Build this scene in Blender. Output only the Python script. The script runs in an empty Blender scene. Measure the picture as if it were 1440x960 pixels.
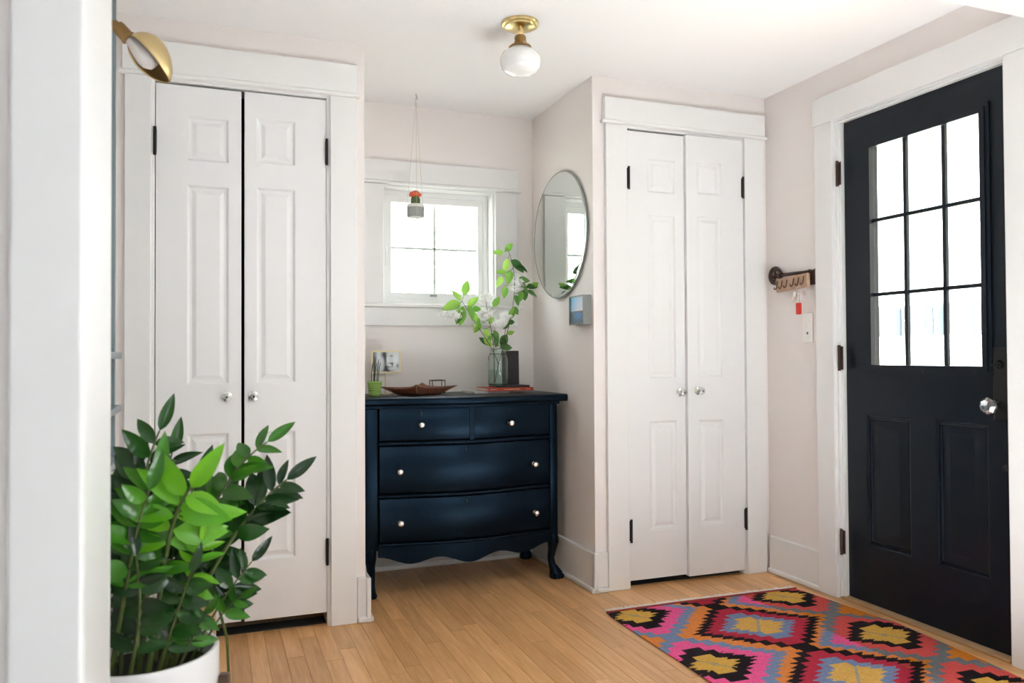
import bpy, bmesh, math, random
from mathutils import Vector, Matrix, Euler
random.seed(7)
C = bpy.context.scene.collection
SC = bpy.context.scene
PI = math.pi

# ---------------------------------------------------------------- camera
YAW, PITCH, ROLL, FPX, EYE = 0.3632, 0.0162, -0.0053, 1113.24, 1.053
def camera():
    cy, sy, cp, sp = math.cos(YAW), math.sin(YAW), math.cos(PITCH), math.sin(PITCH)
    F = Vector((sy*cp, cy*cp, sp)); R0 = Vector((cy, -sy, 0)); U0 = R0.cross(F)
    c, s = math.cos(ROLL), math.sin(ROLL)
    R = c*R0 + s*U0; U = -s*R0 + c*U0
    cd = bpy.data.cameras.new('camera'); co = bpy.data.objects.new('camera', cd); C.objects.link(co)
    M = Matrix((R, U, -F)).transposed().to_4x4(); M.translation = (0, 0, EYE)
    co.matrix_world = M
    cd.sensor_width = 36; cd.lens = FPX/1440*36; cd.clip_start = 0.05
    cd.dof.use_dof = True; cd.dof.focus_distance = 3.4; cd.dof.aperture_fstop = 3.2
    SC.camera = co
camera()

# ---------------------------------------------------------------- world and lights
w = bpy.data.worlds.new('sky'); SC.world = w; w.use_nodes = True
bg = w.node_tree.nodes['Background']; bg.inputs[0].default_value = (0.90, 0.96, 1.0, 1); bg.inputs[1].default_value = 13.0
SC.view_settings.view_transform = 'Standard'; SC.view_settings.look = 'None'
SC.view_settings.exposure = -0.04; SC.view_settings.gamma = 1; SC.view_settings.use_curve_mapping = False
try:
    SC.cycles.max_bounces = 14; SC.cycles.diffuse_bounces = 7; SC.cycles.transparent_max_bounces = 16
    SC.cycles.use_denoising = True; SC.cycles.caustics_reflective = False; SC.cycles.caustics_refractive = False
    SC.cycles.sample_clamp_indirect = 0
except Exception: pass
def area(name, loc, direction, sx, sz, power, col=(1, 1, 1), portal=False):
    l = bpy.data.lights.new(name, 'AREA'); l.shape = 'RECTANGLE'; l.size = sx; l.size_y = sz
    l.energy = power; l.color = col
    o = bpy.data.objects.new(name, l); C.objects.link(o); o.location = loc
    o.rotation_euler = Vector(direction).to_track_quat('-Z', 'Y').to_euler()
    if portal: l.cycles.is_portal = True
    return o
# daylight portals for the added windows of the room behind the camera
DAY = (0.86, 0.93, 1.0)
area('rear_portal', (1.30, -3.18, 2.0), (0, 1, 0), 1.8, .5, 1, portal=True)
area('side_portal', (3.98, -.8, 1.6), (-1, 0, 0), .8, .8, 1, portal=True)
# added sunlight through the rear opening, bounced off the carpet to fill the ceiling
sl = bpy.data.lights.new('bounce_sun', 'SUN'); sl.energy = 108; sl.angle = math.radians(1.0); sl.color = (1.0, 0.97, 0.94)
so_ = bpy.data.objects.new('bounce_sun', sl); C.objects.link(so_)
so_.rotation_euler = Vector((0.12, 1.0, -0.475)).to_track_quat('-Z', 'Y').to_euler()
# portals of the entry door's glass and the small window
area('door_portal', (2.66, 2.28, 1.45), (-1, 0, 0), 0.6, 1.0, 1, portal=True)
area('window_portal', (1.08, 4.12, 1.6), (0, -1, 0), 0.6, 0.62, 1, portal=True)

# ---------------------------------------------------------------- materials
def newmat(name):
    m = bpy.data.materials.new(name); m.use_nodes = True
    return m, m.node_tree, m.node_tree.nodes['Principled BSDF']
def mat(name, col, rough=0.5, metal=0.0, var=0.03, bump=0.0, scale=40.0, spec=0.5, coat=0.0, trans=0.0, ior=1.45, sub=0.0):
    m, nt, b = newmat(name); N = nt.nodes; L = nt.links
    b.inputs['Roughness'].default_value = rough; b.inputs['Metallic'].default_value = metal
    b.inputs['Specular IOR Level'].default_value = spec; b.inputs['Coat Weight'].default_value = coat
    b.inputs['Transmission Weight'].default_value = trans; b.inputs['IOR'].default_value = ior
    tc = N.new('ShaderNodeTexCoord'); nz = N.new('ShaderNodeTexNoise'); nz.inputs['Scale'].default_value = scale
    nz.inputs['Detail'].default_value = 4
    L.new(tc.outputs['Object'], nz.inputs['Vector'])
    mx = N.new('ShaderNodeMix'); mx.data_type = 'RGBA'
    mx.inputs[6].default_value = (*[max(0, c*(1-var)) for c in col], 1); mx.inputs[7].default_value = (*[min(1, c*(1+var)) for c in col], 1)
    L.new(nz.outputs['Fac'], mx.inputs[0]); L.new(mx.outputs[2], b.inputs['Base Color'])
    if bump:
        bp = N.new('ShaderNodeBump'); bp.inputs['Strength'].default_value = bump; bp.inputs['Distance'].default_value = 0.002
        L.new(nz.outputs['Fac'], bp.inputs['Height']); L.new(bp.outputs[0], b.inputs['Normal'])
    return m
WALL = mat('wall_paint', (0.815, 0.77, 0.748), 0.7, var=0.012, bump=0.15, scale=120)
CEIL = mat('ceiling_paint', (0.88, 0.875, 0.87), 0.8, var=0.01, bump=0.1, scale=90)
TRIM = mat('trim_paint', (0.80, 0.80, 0.79), 0.32, var=0.012, bump=0.06, scale=30)
DOORW = mat('closet_door_paint', (0.80, 0.80, 0.80), 0.35, var=0.012, bump=0.06, scale=30)
BLACK = mat('black_iron', (0.012, 0.012, 0.013), 0.4, 0.3)
BRONZE = mat('dark_bronze', (0.075, 0.045, 0.035), 0.38, 0.7, var=0.3)
BRASS = mat('brushed_brass', (0.62, 0.48, 0.25), 0.36, 1.0, var=0.1, scale=25)
BRASSP = mat('polished_brass', (0.80, 0.62, 0.30), 0.2, 1.0, var=0.05)
BRASSD = mat('aged_brass', (0.30, 0.19, 0.08), 0.35, 1.0, var=0.25, scale=30)
CHROME = mat('polished_nickel', (0.85, 0.82, 0.78), 0.12, 1.0)
OPAL = mat('opal_glass', (0.86, 0.86, 0.85), 0.12, var=0.0, coat=0.5)
BULB = mat('frosted_bulb', (0.66, 0.63, 0.61), 0.3, var=0.0)
NAVY = mat('navy_door_paint', (0.004, 0.008, 0.014), 0.33, spec=0.32, var=0.15, bump=0.08, scale=25)
BLUEGREY = mat('blue_grey_paint', (0.19, 0.24, 0.26), 0.4)
POTW = mat('white_glaze', (0.80, 0.81, 0.82), 0.18, var=0.01, coat=0.4)
SOIL = mat('potting_soil', (0.025, 0.017, 0.012), 0.95, var=0.6, bump=1.0, scale=120)
WOODD = mat('dark_walnut', (0.09, 0.055, 0.04), 0.45, var=0.35, scale=18)
WOODT = mat('tan_board', (0.62, 0.43, 0.25), 0.6, var=0.1, scale=14)
STEM = mat('plant_stem', (0.07, 0.10, 0.02), 0.4, var=0.35, scale=30)
TWIG = mat('brown_twig', (0.09, 0.06, 0.035), 0.6, var=0.3)
PINE = mat('peg_board_wood', (0.50, 0.33, 0.22), 0.6, var=0.2, scale=20)
LEATHER = mat('brown_leather', (0.19, 0.075, 0.04), 0.38, var=0.5, bump=0.5, scale=55)
LACE = mat('leather_lace', (0.45, 0.30, 0.20), 0.5)
LIME = mat('lime_glaze', (0.32, 0.52, 0.13), 0.25)
CREAM = mat('cream_frame', (0.80, 0.68, 0.40), 0.4)
GOLDW = mat('gold_wire', (0.72, 0.55, 0.30), 0.35, 0.6)
REDBOOK = mat('red_cloth', (0.50, 0.06, 0.03), 0.5, var=0.1)
PAPER = mat('paper', (0.75, 0.72, 0.66), 0.7)
GREYBOOK = mat('grey_cover', (0.50, 0.50, 0.48), 0.45)
BLACKBOOK = mat('black_cloth', (0.016, 0.014, 0.015), 0.5, var=0.3)
CONC = mat('grey_concrete', (0.30, 0.32, 0.31), 0.7, var=0.12)
CONCW = mat('white_rim', (0.75, 0.75, 0.70), 0.6)
CACT = mat('cactus_green', (0.09, 0.15, 0.05), 0.5, var=0.3)
CACR = mat('cactus_coral', (0.85, 0.16, 0.07), 0.5, var=0.2)
CORD = mat('pale_cord', (0.60, 0.52, 0.42), 0.7)
REDP = mat('red_fob', (0.60, 0.03, 0.02), 0.3)
PETAL = mat('white_petal', (0.95, 0.95, 0.93), 0.6, var=0.02)
SWITCH = mat('switch_plastic', (0.84, 0.83, 0.80), 0.3)
GREYF = mat('grey_frame', (0.22, 0.23, 0.22), 0.4)
TAPE = mat('fringe_cotton', (0.85, 0.82, 0.80), 0.9)
BANDR = mat('red_weft', (0.32, 0.05, 0.04), 0.9, var=0.3)
THRESH = mat('oak_threshold', (0.42, 0.25, 0.11), 0.4, var=0.2, scale=15)
SIDING = mat('white_siding', (0.80, 0.80, 0.80), 0.7)
SHUT = mat('blue_shutter', (0.055, 0.068, 0.085), 0.6)
DGLASS = mat('house_glass', (0.08, 0.08, 0.09), 0.5)
GRASS = mat('lawn', (0.34, 0.35, 0.30), 0.9, var=0.3, scale=3)
LEAFT = mat('tree_leaf', (0.45, 0.52, 0.36), 0.7, var=0.25)
BARK = mat('tree_bark', (0.25, 0.2, 0.16), 0.9)
BLUEGL = mat('pale_blue_plastic', (0.45, 0.56, 0.62), 0.25)
DARKC = mat('closet_shade', (0.03, 0.03, 0.03), 0.9)  # near-black colour stands in for the shade inside the closed closets

def leafmat(name, c1, c2, rough=0.28, trl=0.25):
    m, nt, b = newmat(name); N = nt.nodes; L = nt.links
    oi = N.new('ShaderNodeObjectInfo'); mx = N.new('ShaderNodeMix'); mx.data_type = 'RGBA'
    mx.inputs[6].default_value = (*c1, 1); mx.inputs[7].default_value = (*c2, 1)
    L.new(oi.outputs['Random'], mx.inputs[0]); L.new(mx.outputs[2], b.inputs['Base Color'])
    b.inputs['Roughness'].default_value = rough; b.inputs['Coat Weight'].default_value = 0.06; b.inputs['Specular IOR Level'].default_value = 0.4; b.inputs['Coat Roughness'].default_value = 0.12
    tc = N.new('ShaderNodeTexCoord'); wv = N.new('ShaderNodeTexWave'); wv.inputs['Scale'].default_value = 14; wv.inputs['Distortion'].default_value = 1.5
    bp = N.new('ShaderNodeBump'); bp.inputs['Strength'].default_value = 0.12; bp.inputs['Distance'].default_value = 0.002
    L.new(tc.outputs['Object'], wv.inputs['Vector']); L.new(wv.outputs['Fac'], bp.inputs['Height']); L.new(bp.outputs[0], b.inputs['Normal'])
    tr = N.new('ShaderNodeBsdfTranslucent'); ms = N.new('ShaderNodeMixShader'); ms.inputs[0].default_value = trl
    L.new(mx.outputs[2], tr.inputs['Color'])
    out = [n for n in N if n.type == 'OUTPUT_MATERIAL'][0]
    L.new(b.outputs[0], ms.inputs[1]); L.new(tr.outputs[0], ms.inputs[2]); L.new(ms.outputs[0], out.inputs[0])
    return m
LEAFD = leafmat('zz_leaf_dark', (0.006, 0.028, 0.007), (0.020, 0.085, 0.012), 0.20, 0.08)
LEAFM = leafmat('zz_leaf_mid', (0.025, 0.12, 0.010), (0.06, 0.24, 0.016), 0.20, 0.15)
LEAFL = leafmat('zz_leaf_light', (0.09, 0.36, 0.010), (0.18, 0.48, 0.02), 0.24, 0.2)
LEAFB = leafmat('branch_leaf', (0.12, 0.30, 0.04), (0.36, 0.58, 0.10), 0.4, 0.45)
LEAFBD = leafmat('branch_leaf_dark', (0.03, 0.11, 0.02), (0.12, 0.26, 0.06), 0.35, 0.3)

def glassmat(name, tint, refl=0.04, power=5.0):
    m, nt, b = newmat(name); N = nt.nodes; L = nt.links
    out = [n for n in N if n.type == 'OUTPUT_MATERIAL'][0]
    t = N.new('ShaderNodeBsdfTransparent'); t.inputs[0].default_value = (*tint, 1)
    g = N.new('ShaderNodeBsdfGlossy'); g.inputs['Roughness'].default_value = 0.02
    lw = N.new('ShaderNodeLayerWeight'); lw.inputs[0].default_value = 0.5
    pw = N.new('ShaderNodeMath'); pw.operation = 'POWER'; pw.inputs[1].default_value = power
    L.new(lw.outputs['Facing'], pw.inputs[0])
    fr = N.new('ShaderNodeMath'); fr.operation = 'MULTIPLY_ADD'; fr.inputs[1].default_value = 0.9; fr.inputs[2].default_value = refl
    fr.use_clamp = True; L.new(pw.outputs[0], fr.inputs[0])
    ms = N.new('ShaderNodeMixShader')
    L.new(fr.outputs[0], ms.inputs[0]); L.new(t.outputs[0], ms.inputs[1]); L.new(g.outputs[0], ms.inputs[2]); L.new(ms.outputs[0], out.inputs[0])
    N.remove(b)
    return m
PANE = glassmat('window_glass', (0.97, 0.99, 0.98))
JAR = glassmat('jar_glass', (0.90, 0.955, 0.935), .05, 3.0)
WATER = glassmat('jar_water', (0.87, 0.95, 0.92), .03, 4.0)
CRYST = glassmat('cut_crystal', (0.90, 0.93, 0.93), 0.16, 2.0)
MIRROR = mat('mirror_silver', (0.80, 0.84, 0.81), 0.01, 1.0, var=0.0)
MIRE = mat('mirror_edge', (0.42, 0.47, 0.45), 0.15, 0.9)

def wood_floor():
    m, nt, b = newmat('honey_maple'); N = nt.nodes; L = nt.links
    oi = N.new('ShaderNodeObjectInfo'); tc = N.new('ShaderNodeTexCoord')
    mp = N.new('ShaderNodeMapping'); mp.inputs['Scale'].default_value = (26, 2.2, 1)
    add = N.new('ShaderNodeVectorMath'); add.operation = 'ADD'
    ml = N.new('ShaderNodeMath'); ml.operation = 'MULTIPLY'; ml.inputs[1].default_value = 37
    L.new(oi.outputs['Random'], ml.inputs[0]); L.new(tc.outputs['Object'], add.inputs[0]); L.new(ml.outputs[0], add.inputs[1])
    L.new(add.outputs[0], mp.inputs['Vector'])
    nz = N.new('ShaderNodeTexNoise'); nz.inputs['Scale'].default_value = 2.2; nz.inputs['Detail'].default_value = 6; nz.inputs['Distortion'].default_value = 0.6
    L.new(mp.outputs[0], nz.inputs['Vector'])
    r1 = N.new('ShaderNodeValToRGB'); e = r1.color_ramp.elements
    e[0].position = 0.25; e[0].color = (0.58, 0.30, 0.115, 1); e[1].position = 0.8; e[1].color = (0.80, 0.49, 0.24, 1)
    L.new(nz.outputs['Fac'], r1.inputs[0])
    r2 = N.new('ShaderNodeValToRGB'); e = r2.color_ramp.elements
    e[0].position = 0.0; e[0].color = (0.84, 0.79, 0.74, 1); e[1].position = 1; e[1].color = (1.12, 1.1, 1.08, 1)
    L.new(oi.outputs['Random'], r2.inputs[0])
    mx = N.new('ShaderNodeMix'); mx.data_type = 'RGBA'; mx.blend_type = 'MULTIPLY'; mx.inputs[0].default_value = 1
    L.new(r1.outputs[0], mx.inputs[6]); L.new(r2.outputs[0], mx.inputs[7]); L.new(mx.outputs[2], b.inputs['Base Color'])
    b.inputs['Roughness'].default_value = 0.33
    bp = N.new('ShaderNodeBump'); bp.inputs['Strength'].default_value = 0.08; bp.inputs['Distance'].default_value = 0.001
    L.new(nz.outputs['Fac'], bp.inputs['Height']); L.new(bp.outputs[0], b.inputs['Normal'])
    return m
FLOORW = wood_floor()

def dresser_mat():
    m, nt, b = newmat('distressed_black_paint'); N = nt.nodes; L = nt.links
    tc = N.new('ShaderNodeTexCoord')
    mp = N.new('ShaderNodeMapping'); mp.inputs['Scale'].default_value = (1.5, 1.5, 30)
    L.new(tc.outputs['Object'], mp.inputs['Vector'])
    nz = N.new('ShaderNodeTexNoise'); nz.inputs['Scale'].default_value = 3; nz.inputs['Detail'].default_value = 8
    L.new(mp.outputs[0], nz.inputs['Vector'])
    n2 = N.new('ShaderNodeTexNoise'); n2.inputs['Scale'].default_value = 9; n2.inputs['Detail'].default_value = 6
    L.new(tc.outputs['Object'], n2.inputs['Vector'])
    rp = N.new('ShaderNodeValToRGB'); rp.color_ramp.elements[0].position = 0.735; rp.color_ramp.elements[1].position = 0.76
    L.new(n2.outputs['Fac'], rp.inputs[0])
    mx = N.new('ShaderNodeMix'); mx.data_type = 'RGBA'
    mx.inputs[6].default_value = (0.0015, 0.003, 0.005, 1); mx.inputs[7].default_value = (0.22, 0.15, 0.10, 1)
    L.new(rp.outputs[0], mx.inputs[0]); L.new(mx.outputs[2], b.inputs['Base Color'])
    mr = N.new('ShaderNodeMapRange'); mr.inputs[3].default_value = 0.27; mr.inputs[4].default_value = 0.35
    L.new(nz.outputs['Fac'], mr.inputs[0]); L.new(mr.outputs[0], b.inputs['Roughness'])
    bp = N.new('ShaderNodeBump'); bp.inputs['Strength'].default_value = 0.04; bp.inputs['Distance'].default_value = 0.0006
    L.new(nz.outputs['Fac'], bp.inputs['Height']); L.new(bp.outputs[0], b.inputs['Normal'])
    b.inputs['Specular Tint'].default_value = (0.30, 0.60, 1.0, 1); b.inputs['Specular IOR Level'].default_value = 0.28  # blue of the sky in the sheen, put in as a reflection tint
    return m
DRESS = dresser_mat()

def attrmat(name, rough=0.9, weave=0.0):
    m, nt, b = newmat(name); N = nt.nodes; L = nt.links
    a = N.new('ShaderNodeAttribute'); a.attribute_name = 'print'
    L.new(a.outputs['Color'], b.inputs['Base Color']); b.inputs['Roughness'].default_value = rough
    if weave:
        b.inputs['Specular IOR Level'].default_value = 0.15
        tc = N.new('ShaderNodeTexCoord'); nz = N.new('ShaderNodeTexNoise'); nz.inputs['Scale'].default_value = 260
        mp = N.new('ShaderNodeMapping'); mp.inputs['Scale'].default_value = (0.35, 1.6, 1)
        L.new(tc.outputs['Object'], mp.inputs['Vector']); L.new(mp.outputs[0], nz.inputs['Vector'])
        bp = N.new('ShaderNodeBump'); bp.inputs['Strength'].default_value = weave; bp.inputs['Distance'].default_value = 0.002
        L.new(nz.outputs['Fac'], bp.inputs['Height']); L.new(bp.outputs[0], b.inputs['Normal'])
        mx = N.new('ShaderNodeMix'); mx.data_type = 'RGBA'; mx.blend_type = 'MULTIPLY'; mx.inputs[0].default_value = 1
        r = N.new('ShaderNodeMapRange'); r.inputs[3].default_value = 0.7; r.inputs[4].default_value = 1.25
        L.new(nz.outputs['Fac'], r.inputs[0]); L.new(a.outputs['Color'], mx.inputs[6]); L.new(r.outputs[0], mx.inputs[7]); L.new(mx.outputs[2], b.inputs['Base Color'])
    return m
KILIM = attrmat('kilim_wool', 0.95, 0.4)
PRINT = attrmat('printed_picture', 0.3)

# ---------------------------------------------------------------- mesh helpers
class MB:
    def __init__(s): s.bm = bmesh.new()
    def box(s, x0, x1, y0, y1, z0, z1, bev=0.0, seg=2, M=None):
        x0, x1 = min(x0, x1), max(x0, x1); y0, y1 = min(y0, y1), max(y0, y1); z0, z1 = min(z0, z1), max(z0, z1)
        r = bmesh.ops.create_cube(s.bm, size=1)
        vs = r['verts']
        for v in vs: v.co = Vector(((x0+x1)/2+v.co.x*(x1-x0), (y0+y1)/2+v.co.y*(y1-y0), (z0+z1)/2+v.co.z*(z1-z0)))
        if bev:
            es = list({e for v in vs for e in v.link_edges})
            r2 = bmesh.ops.bevel(s.bm, geom=es, offset=min(bev, .45*min(x1-x0, y1-y0, z1-z0)), segments=seg, affect='EDGES', profile=0.5)
            vs = list({v for f in r2['faces'] for v in f.verts} | {v for v in vs if v.is_valid})
        if M is not None:
            for v in vs: v.co = M @ v.co
        return s
    def lathe(s, prof, n=32, M=None, caps=True):
        rings = []
        for r, z in prof:
            if r < 1e-6: rings.append([s.bm.verts.new((0, 0, z))]); continue
            rings.append([s.bm.verts.new((r*math.cos(2*PI*i/n), r*math.sin(2*PI*i/n), z)) for i in range(n)])
        for a, b in zip(rings, rings[1:]):
            for i in range(n):
                j = (i+1) % n
                if len(a) == 1 and len(b) == 1: continue
                if len(a) == 1: s.bm.faces.new((a[0], b[j], b[i]))
                elif len(b) == 1: s.bm.faces.new((a[i], a[j], b[0]))
                else: s.bm.faces.new((a[i], a[j], b[j], b[i]))
        if caps:
            for rg, rev in ((rings[0], True), (rings[-1], False)):
                if len(rg) > 1: s.bm.faces.new(rg[::-1] if rev else rg)
        if M is not None:
            for rg in rings:
                for v in rg: v.co = M @ v.co
        return s
    def tube(s, pts, rad, n=8):
        pts = [Vector(p) for p in pts]; rr = rad if isinstance(rad, (list, tuple)) else [rad]*len(pts)
        rings = []; up = None
        for i, p in enumerate(pts):
            d = (pts[min(i+1, len(pts)-1)]-pts[max(i-1, 0)]).normalized()
            if up is None: up = Vector((0, 0, 1)) if abs(d.z) < .9 else Vector((1, 0, 0))
            u = (up-d*up.dot(d)).normalized(); up = u; v = d.cross(u)
            rings.append([s.bm.verts.new(p+rr[i]*(math.cos(2*PI*k/n)*u+math.sin(2*PI*k/n)*v)) for k in range(n)])
        for a, b in zip(rings, rings[1:]):
            for k in range(n):
                j = (k+1) % n; s.bm.faces.new((a[k], a[j], b[j], b[k]))
        s.bm.faces.new(rings[0][::-1]); s.bm.faces.new(rings[-1])
        return s
    def prism(s, poly, a0, a1, f):
        """poly of 2-D points extruded between a0 and a1; f(u,v,a) gives the point"""
        A = [s.bm.verts.new(f(u, v, a0)) for u, v in poly]; B = [s.bm.verts.new(f(u, v, a1)) for u, v in poly]
        n = len(poly)
        for i in range(n): s.bm.faces.new((A[i], A[(i+1) % n], B[(i+1) % n], B[i]))
        s.bm.faces.new(A[::-1]); s.bm.faces.new(B)
        return s
    def sphere(s, c, r, n=12, sc=(1, 1, 1)):
        prof = [(max(0, r*math.sin(PI*i/(n//2+2))), -r*math.cos(PI*i/(n//2+2))) for i in range(n//2+3)]
        prof[0] = (0, -r); prof[-1] = (0, r)
        return s.lathe(prof, n, Matrix.Translation(c) @ Matrix.Diagonal((*sc, 1)))
    def mesh(s, name, m, smooth=None):
        bmesh.ops.recalc_face_normals(s.bm, faces=s.bm.faces)
        me = bpy.data.meshes.new(name); s.bm.to_mesh(me); s.bm.free()
        me.materials.append(m)
        if smooth is not None:
            me.set_sharp_from_angle(angle=math.radians(smooth)) if hasattr(me, 'set_sharp_from_angle') else None
            me.polygons.foreach_set('use_smooth', [True]*len(me.polygons))
        return me
    def obj(s, name, m, parent=None, smooth=None): return link(name, s.mesh(name, m, smooth), parent)
ORG = {}
def link(name, me, parent=None):
    o = bpy.data.objects.new(name, me); C.objects.link(o)
    if parent is not None:
        o.parent = parent
        if parent.name in ORG: o.matrix_parent_inverse = Matrix.Translation(-ORG[parent.name])
    return o
def tag(o, label=None, cat=None, group=None, kind=None):
    if label: o['label'] = label
    if cat: o['category'] = cat
    if group: o['group'] = group
    if kind: o['kind'] = kind
    return o
def thing(name, loc, label, cat, group=None, kind=None):
    o = bpy.data.objects.new(name, None); C.objects.link(o); o.empty_display_size = 0.05
    o.location = loc; ORG[o.name] = Vector(loc)
    return tag(o, label, cat, group, kind)
def T(x, y, z): return Matrix.Translation((x, y, z))
def Rx(a): return Matrix.Rotation(a, 4, 'X')
def Ry(a): return Matrix.Rotation(a, 4, 'Y')
def Rz(a): return Matrix.Rotation(a, 4, 'Z')

def slab(mb, f, u0, u1, v0, v1, d0, d1, holes):
    """solid plate in (u,v) from depth d0 to d1 with rectangular through holes"""
    us = sorted({u0, u1, *[h[0] for h in holes], *[h[1] for h in holes]}); vs = sorted({v0, v1, *[h[2] for h in holes], *[h[3] for h in holes]})
    cache = {}
    def V(u, v, d):
        k = (round(u, 5), round(v, 5), d)
        if k not in cache: cache[k] = mb.bm.verts.new(f(u, v, d))
        return cache[k]
    solid = {}
    for i in range(len(us)-1):
        for j in range(len(vs)-1):
            cu, cv = (us[i]+us[i+1])/2, (vs[j]+vs[j+1])/2
            solid[i, j] = not any(h[0] < cu < h[1] and h[2] < cv < h[3] for h in holes)
    for (i, j), s in solid.items():
        if not s: continue
        a, b, c, d = us[i], us[i+1], vs[j], vs[j+1]
        mb.bm.faces.new((V(a, c, d0), V(b, c, d0), V(b, d, d0), V(a, d, d0)))
        mb.bm.faces.new((V(a, c, d1), V(a, d, d1), V(b, d, d1), V(b, c, d1)))
        for di, dj, p, q in ((-1, 0, (a, c), (a, d)), (1, 0, (b, c), (b, d)), (0, -1, (a, c), (b, c)), (0, 1, (a, d), (b, d))):
            if not solid.get((i+di, j+dj), False):
                mb.bm.faces.new((V(*p, d0), V(*q, d0), V(*q, d1), V(*p, d1)))
    return mb
def raised_panel(mb, f, u0, u1, v0, v1, steps):
    """steps: list of (inset, depth); nested rings closed by a flat field"""
    prev = None
    for ins, d in steps:
        r = [mb.bm.verts.new(f(*p, d)) for p in ((u0+ins, v0+ins), (u1-ins, v0+ins), (u1-ins, v1-ins), (u0+ins, v1-ins))]
        if prev:
            for i in range(4): mb.bm.faces.new((prev[i], prev[(i+1) % 4], r[(i+1) % 4], r[i]))
        prev = r
    mb.bm.faces.new(prev)
    return mb

# ================================================================ SETTING
yF, yB, xR, xA, xL, xW, zC = 3.16, 3.868, 2.53, 1.59, 0.573, -0.36, 2.296
ST = 'structure'
# floor: slab plus single planks
fl = MB().box(-3.1, 4.1, -3.33, 4.3, -0.12, -0.008).obj('floor', FLOORW)
tag(fl, 'honey coloured strip hardwood floor', 'floor', kind=ST)
rndp = random.Random(3)
PW = 0.0605
def plank(x0, x1, y0, y1):
    g = 0.0004
    dz = rndp.uniform(-0.0003, 0.0003)
    o = MB().box(x0+g, x1-g, y0+g, y1-g, -0.008, dz, 0.0006, 1).obj('plank', FLOORW, fl)
n = 0
x = -0.60
while x < 2.58:
    y = 1.72 - rndp.uniform(0, .6)
    yend = 3.28 if (x < xL or x > xA) else 3.90
    while y < yend:
        l = rndp.uniform(0.45, 1.05); y1 = min(y+l, yend)
        if yend-y1 < .2: y1 = yend
        # only what the camera side of the wall can show
        if y1 > 1.5: plank(x, min(x+PW, 2.60), max(y, 1.5), y1); n += 1
        y = y1
    x += PW
# rest of the floor (room behind, closets) as one joined boarding
mb = MB()
for i in range(int(7.1/PW)):
    xa = -3.05+i*PW
    mb.box(xa+.001, xa+PW-.001, -3.3, 1.5, -0.008, 0.0)
rest = mb.obj('boarding', FLOORW, fl); rest['kind'] = 'stuff'

tag(MB().box(-3.1, 4.1, -3.33, 4.3, zC, zC+0.12).obj('ceiling', CEIL), 'smooth off-white ceiling of the entry', 'ceiling', kind=ST)
fY = lambda y: (lambda u, v, d: Vector((u, y+d, v)))      # plane facing -Y; depth goes away (+Y)
fX = lambda x: (lambda u, v, d: Vector((x+d, u, v)))      # plane facing -X
def wall(name, label, mb): return tag(mb.obj(name, WALL), label, 'wall', kind=ST)
wall('wall_left', 'left wall of the entry behind the shelf rack', MB().box(xW-.12, xW, 1.80, 4.2, 0, zC))
wall('wall_closet_left', 'wall around the left closet opening', slab(MB(), fY(yF), xW, xL, 0, zC, 0, .11, [(-.205, .432, -0.01, 2.066)]))
wall('wall_alcove_left', 'left return wall of the dresser alcove', MB().box(xL-.11, xL, yF+.11, yB+.05, 0, zC))
wall('wall_back', 'back wall of the alcove with the small window', slab(MB(), fY(yB), xL-.11, xA+.11, 0, zC, 0, .22, [(.794, 1.372, 1.302, 1.895)]))
wall('wall_alcove_right', 'right return wall of the alcove carrying the round mirror', MB().box(xA, xA+.11, yF+.11, yB, 0, zC))
wall('wall_closet_right', 'wall around the right closet opening', slab(MB(), fY(yF), xA, xR+.2, 0, zC, 0, .11, [(1.752, 2.392, -0.01, 2.078)]))
wall('wall_right', 'right wall with the entry door', slab(MB(), fX(xR), 1.46, yF, 0, zC, 0, .16, [(1.905, 2.70, -0.01, 2.062)]))
# closets' insides, their shade put in as a near-black colour
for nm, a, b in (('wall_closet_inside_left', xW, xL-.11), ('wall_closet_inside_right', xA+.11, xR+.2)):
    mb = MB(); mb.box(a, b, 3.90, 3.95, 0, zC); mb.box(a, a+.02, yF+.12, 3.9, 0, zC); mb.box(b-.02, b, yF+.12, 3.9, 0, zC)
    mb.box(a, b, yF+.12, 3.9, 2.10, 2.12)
    tag(mb.obj(nm, DARKC), 'inside of the closet, shade painted in near-black', 'wall', kind=ST)
# cased opening between the room of the camera and the entry
mb = MB(); slab(mb, fY(1.46), -3.1, 4.1, 0, zC, 0, .34, [(-.205, 2.529, -0.01, 2.153)])
wall('wall_opening', 'thick near wall with the wide cased opening', mb)
tr = thing('trim_1', (-.192, 1.46, 0), 'white casing of the wide opening in the left foreground', 'trim', kind=ST)
MB().box(-.298, -.193, 1.438, 1.459, 0, 2.139, .006, 3).obj('side_casing', TRIM, tr)
MB().box(-.2045, -.193, 1.461, 1.80, 0, 2.139, .004, 2).obj('jamb_lining', TRIM, tr)
MB().box(-.30, 2.52, 1.435, 1.459, 2.139, 2.25, .004, 2).obj('header', TRIM, tr)
MB().box(-.193, 2.515, 1.461, 1.80, 2.139, 2.151, .003, 2).obj('head_lining', TRIM, tr)
MB().box(-.30, -.193, 1.801, 1.82, 0, 2.139, .004, 2).obj('side_casing', TRIM, tr)
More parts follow.
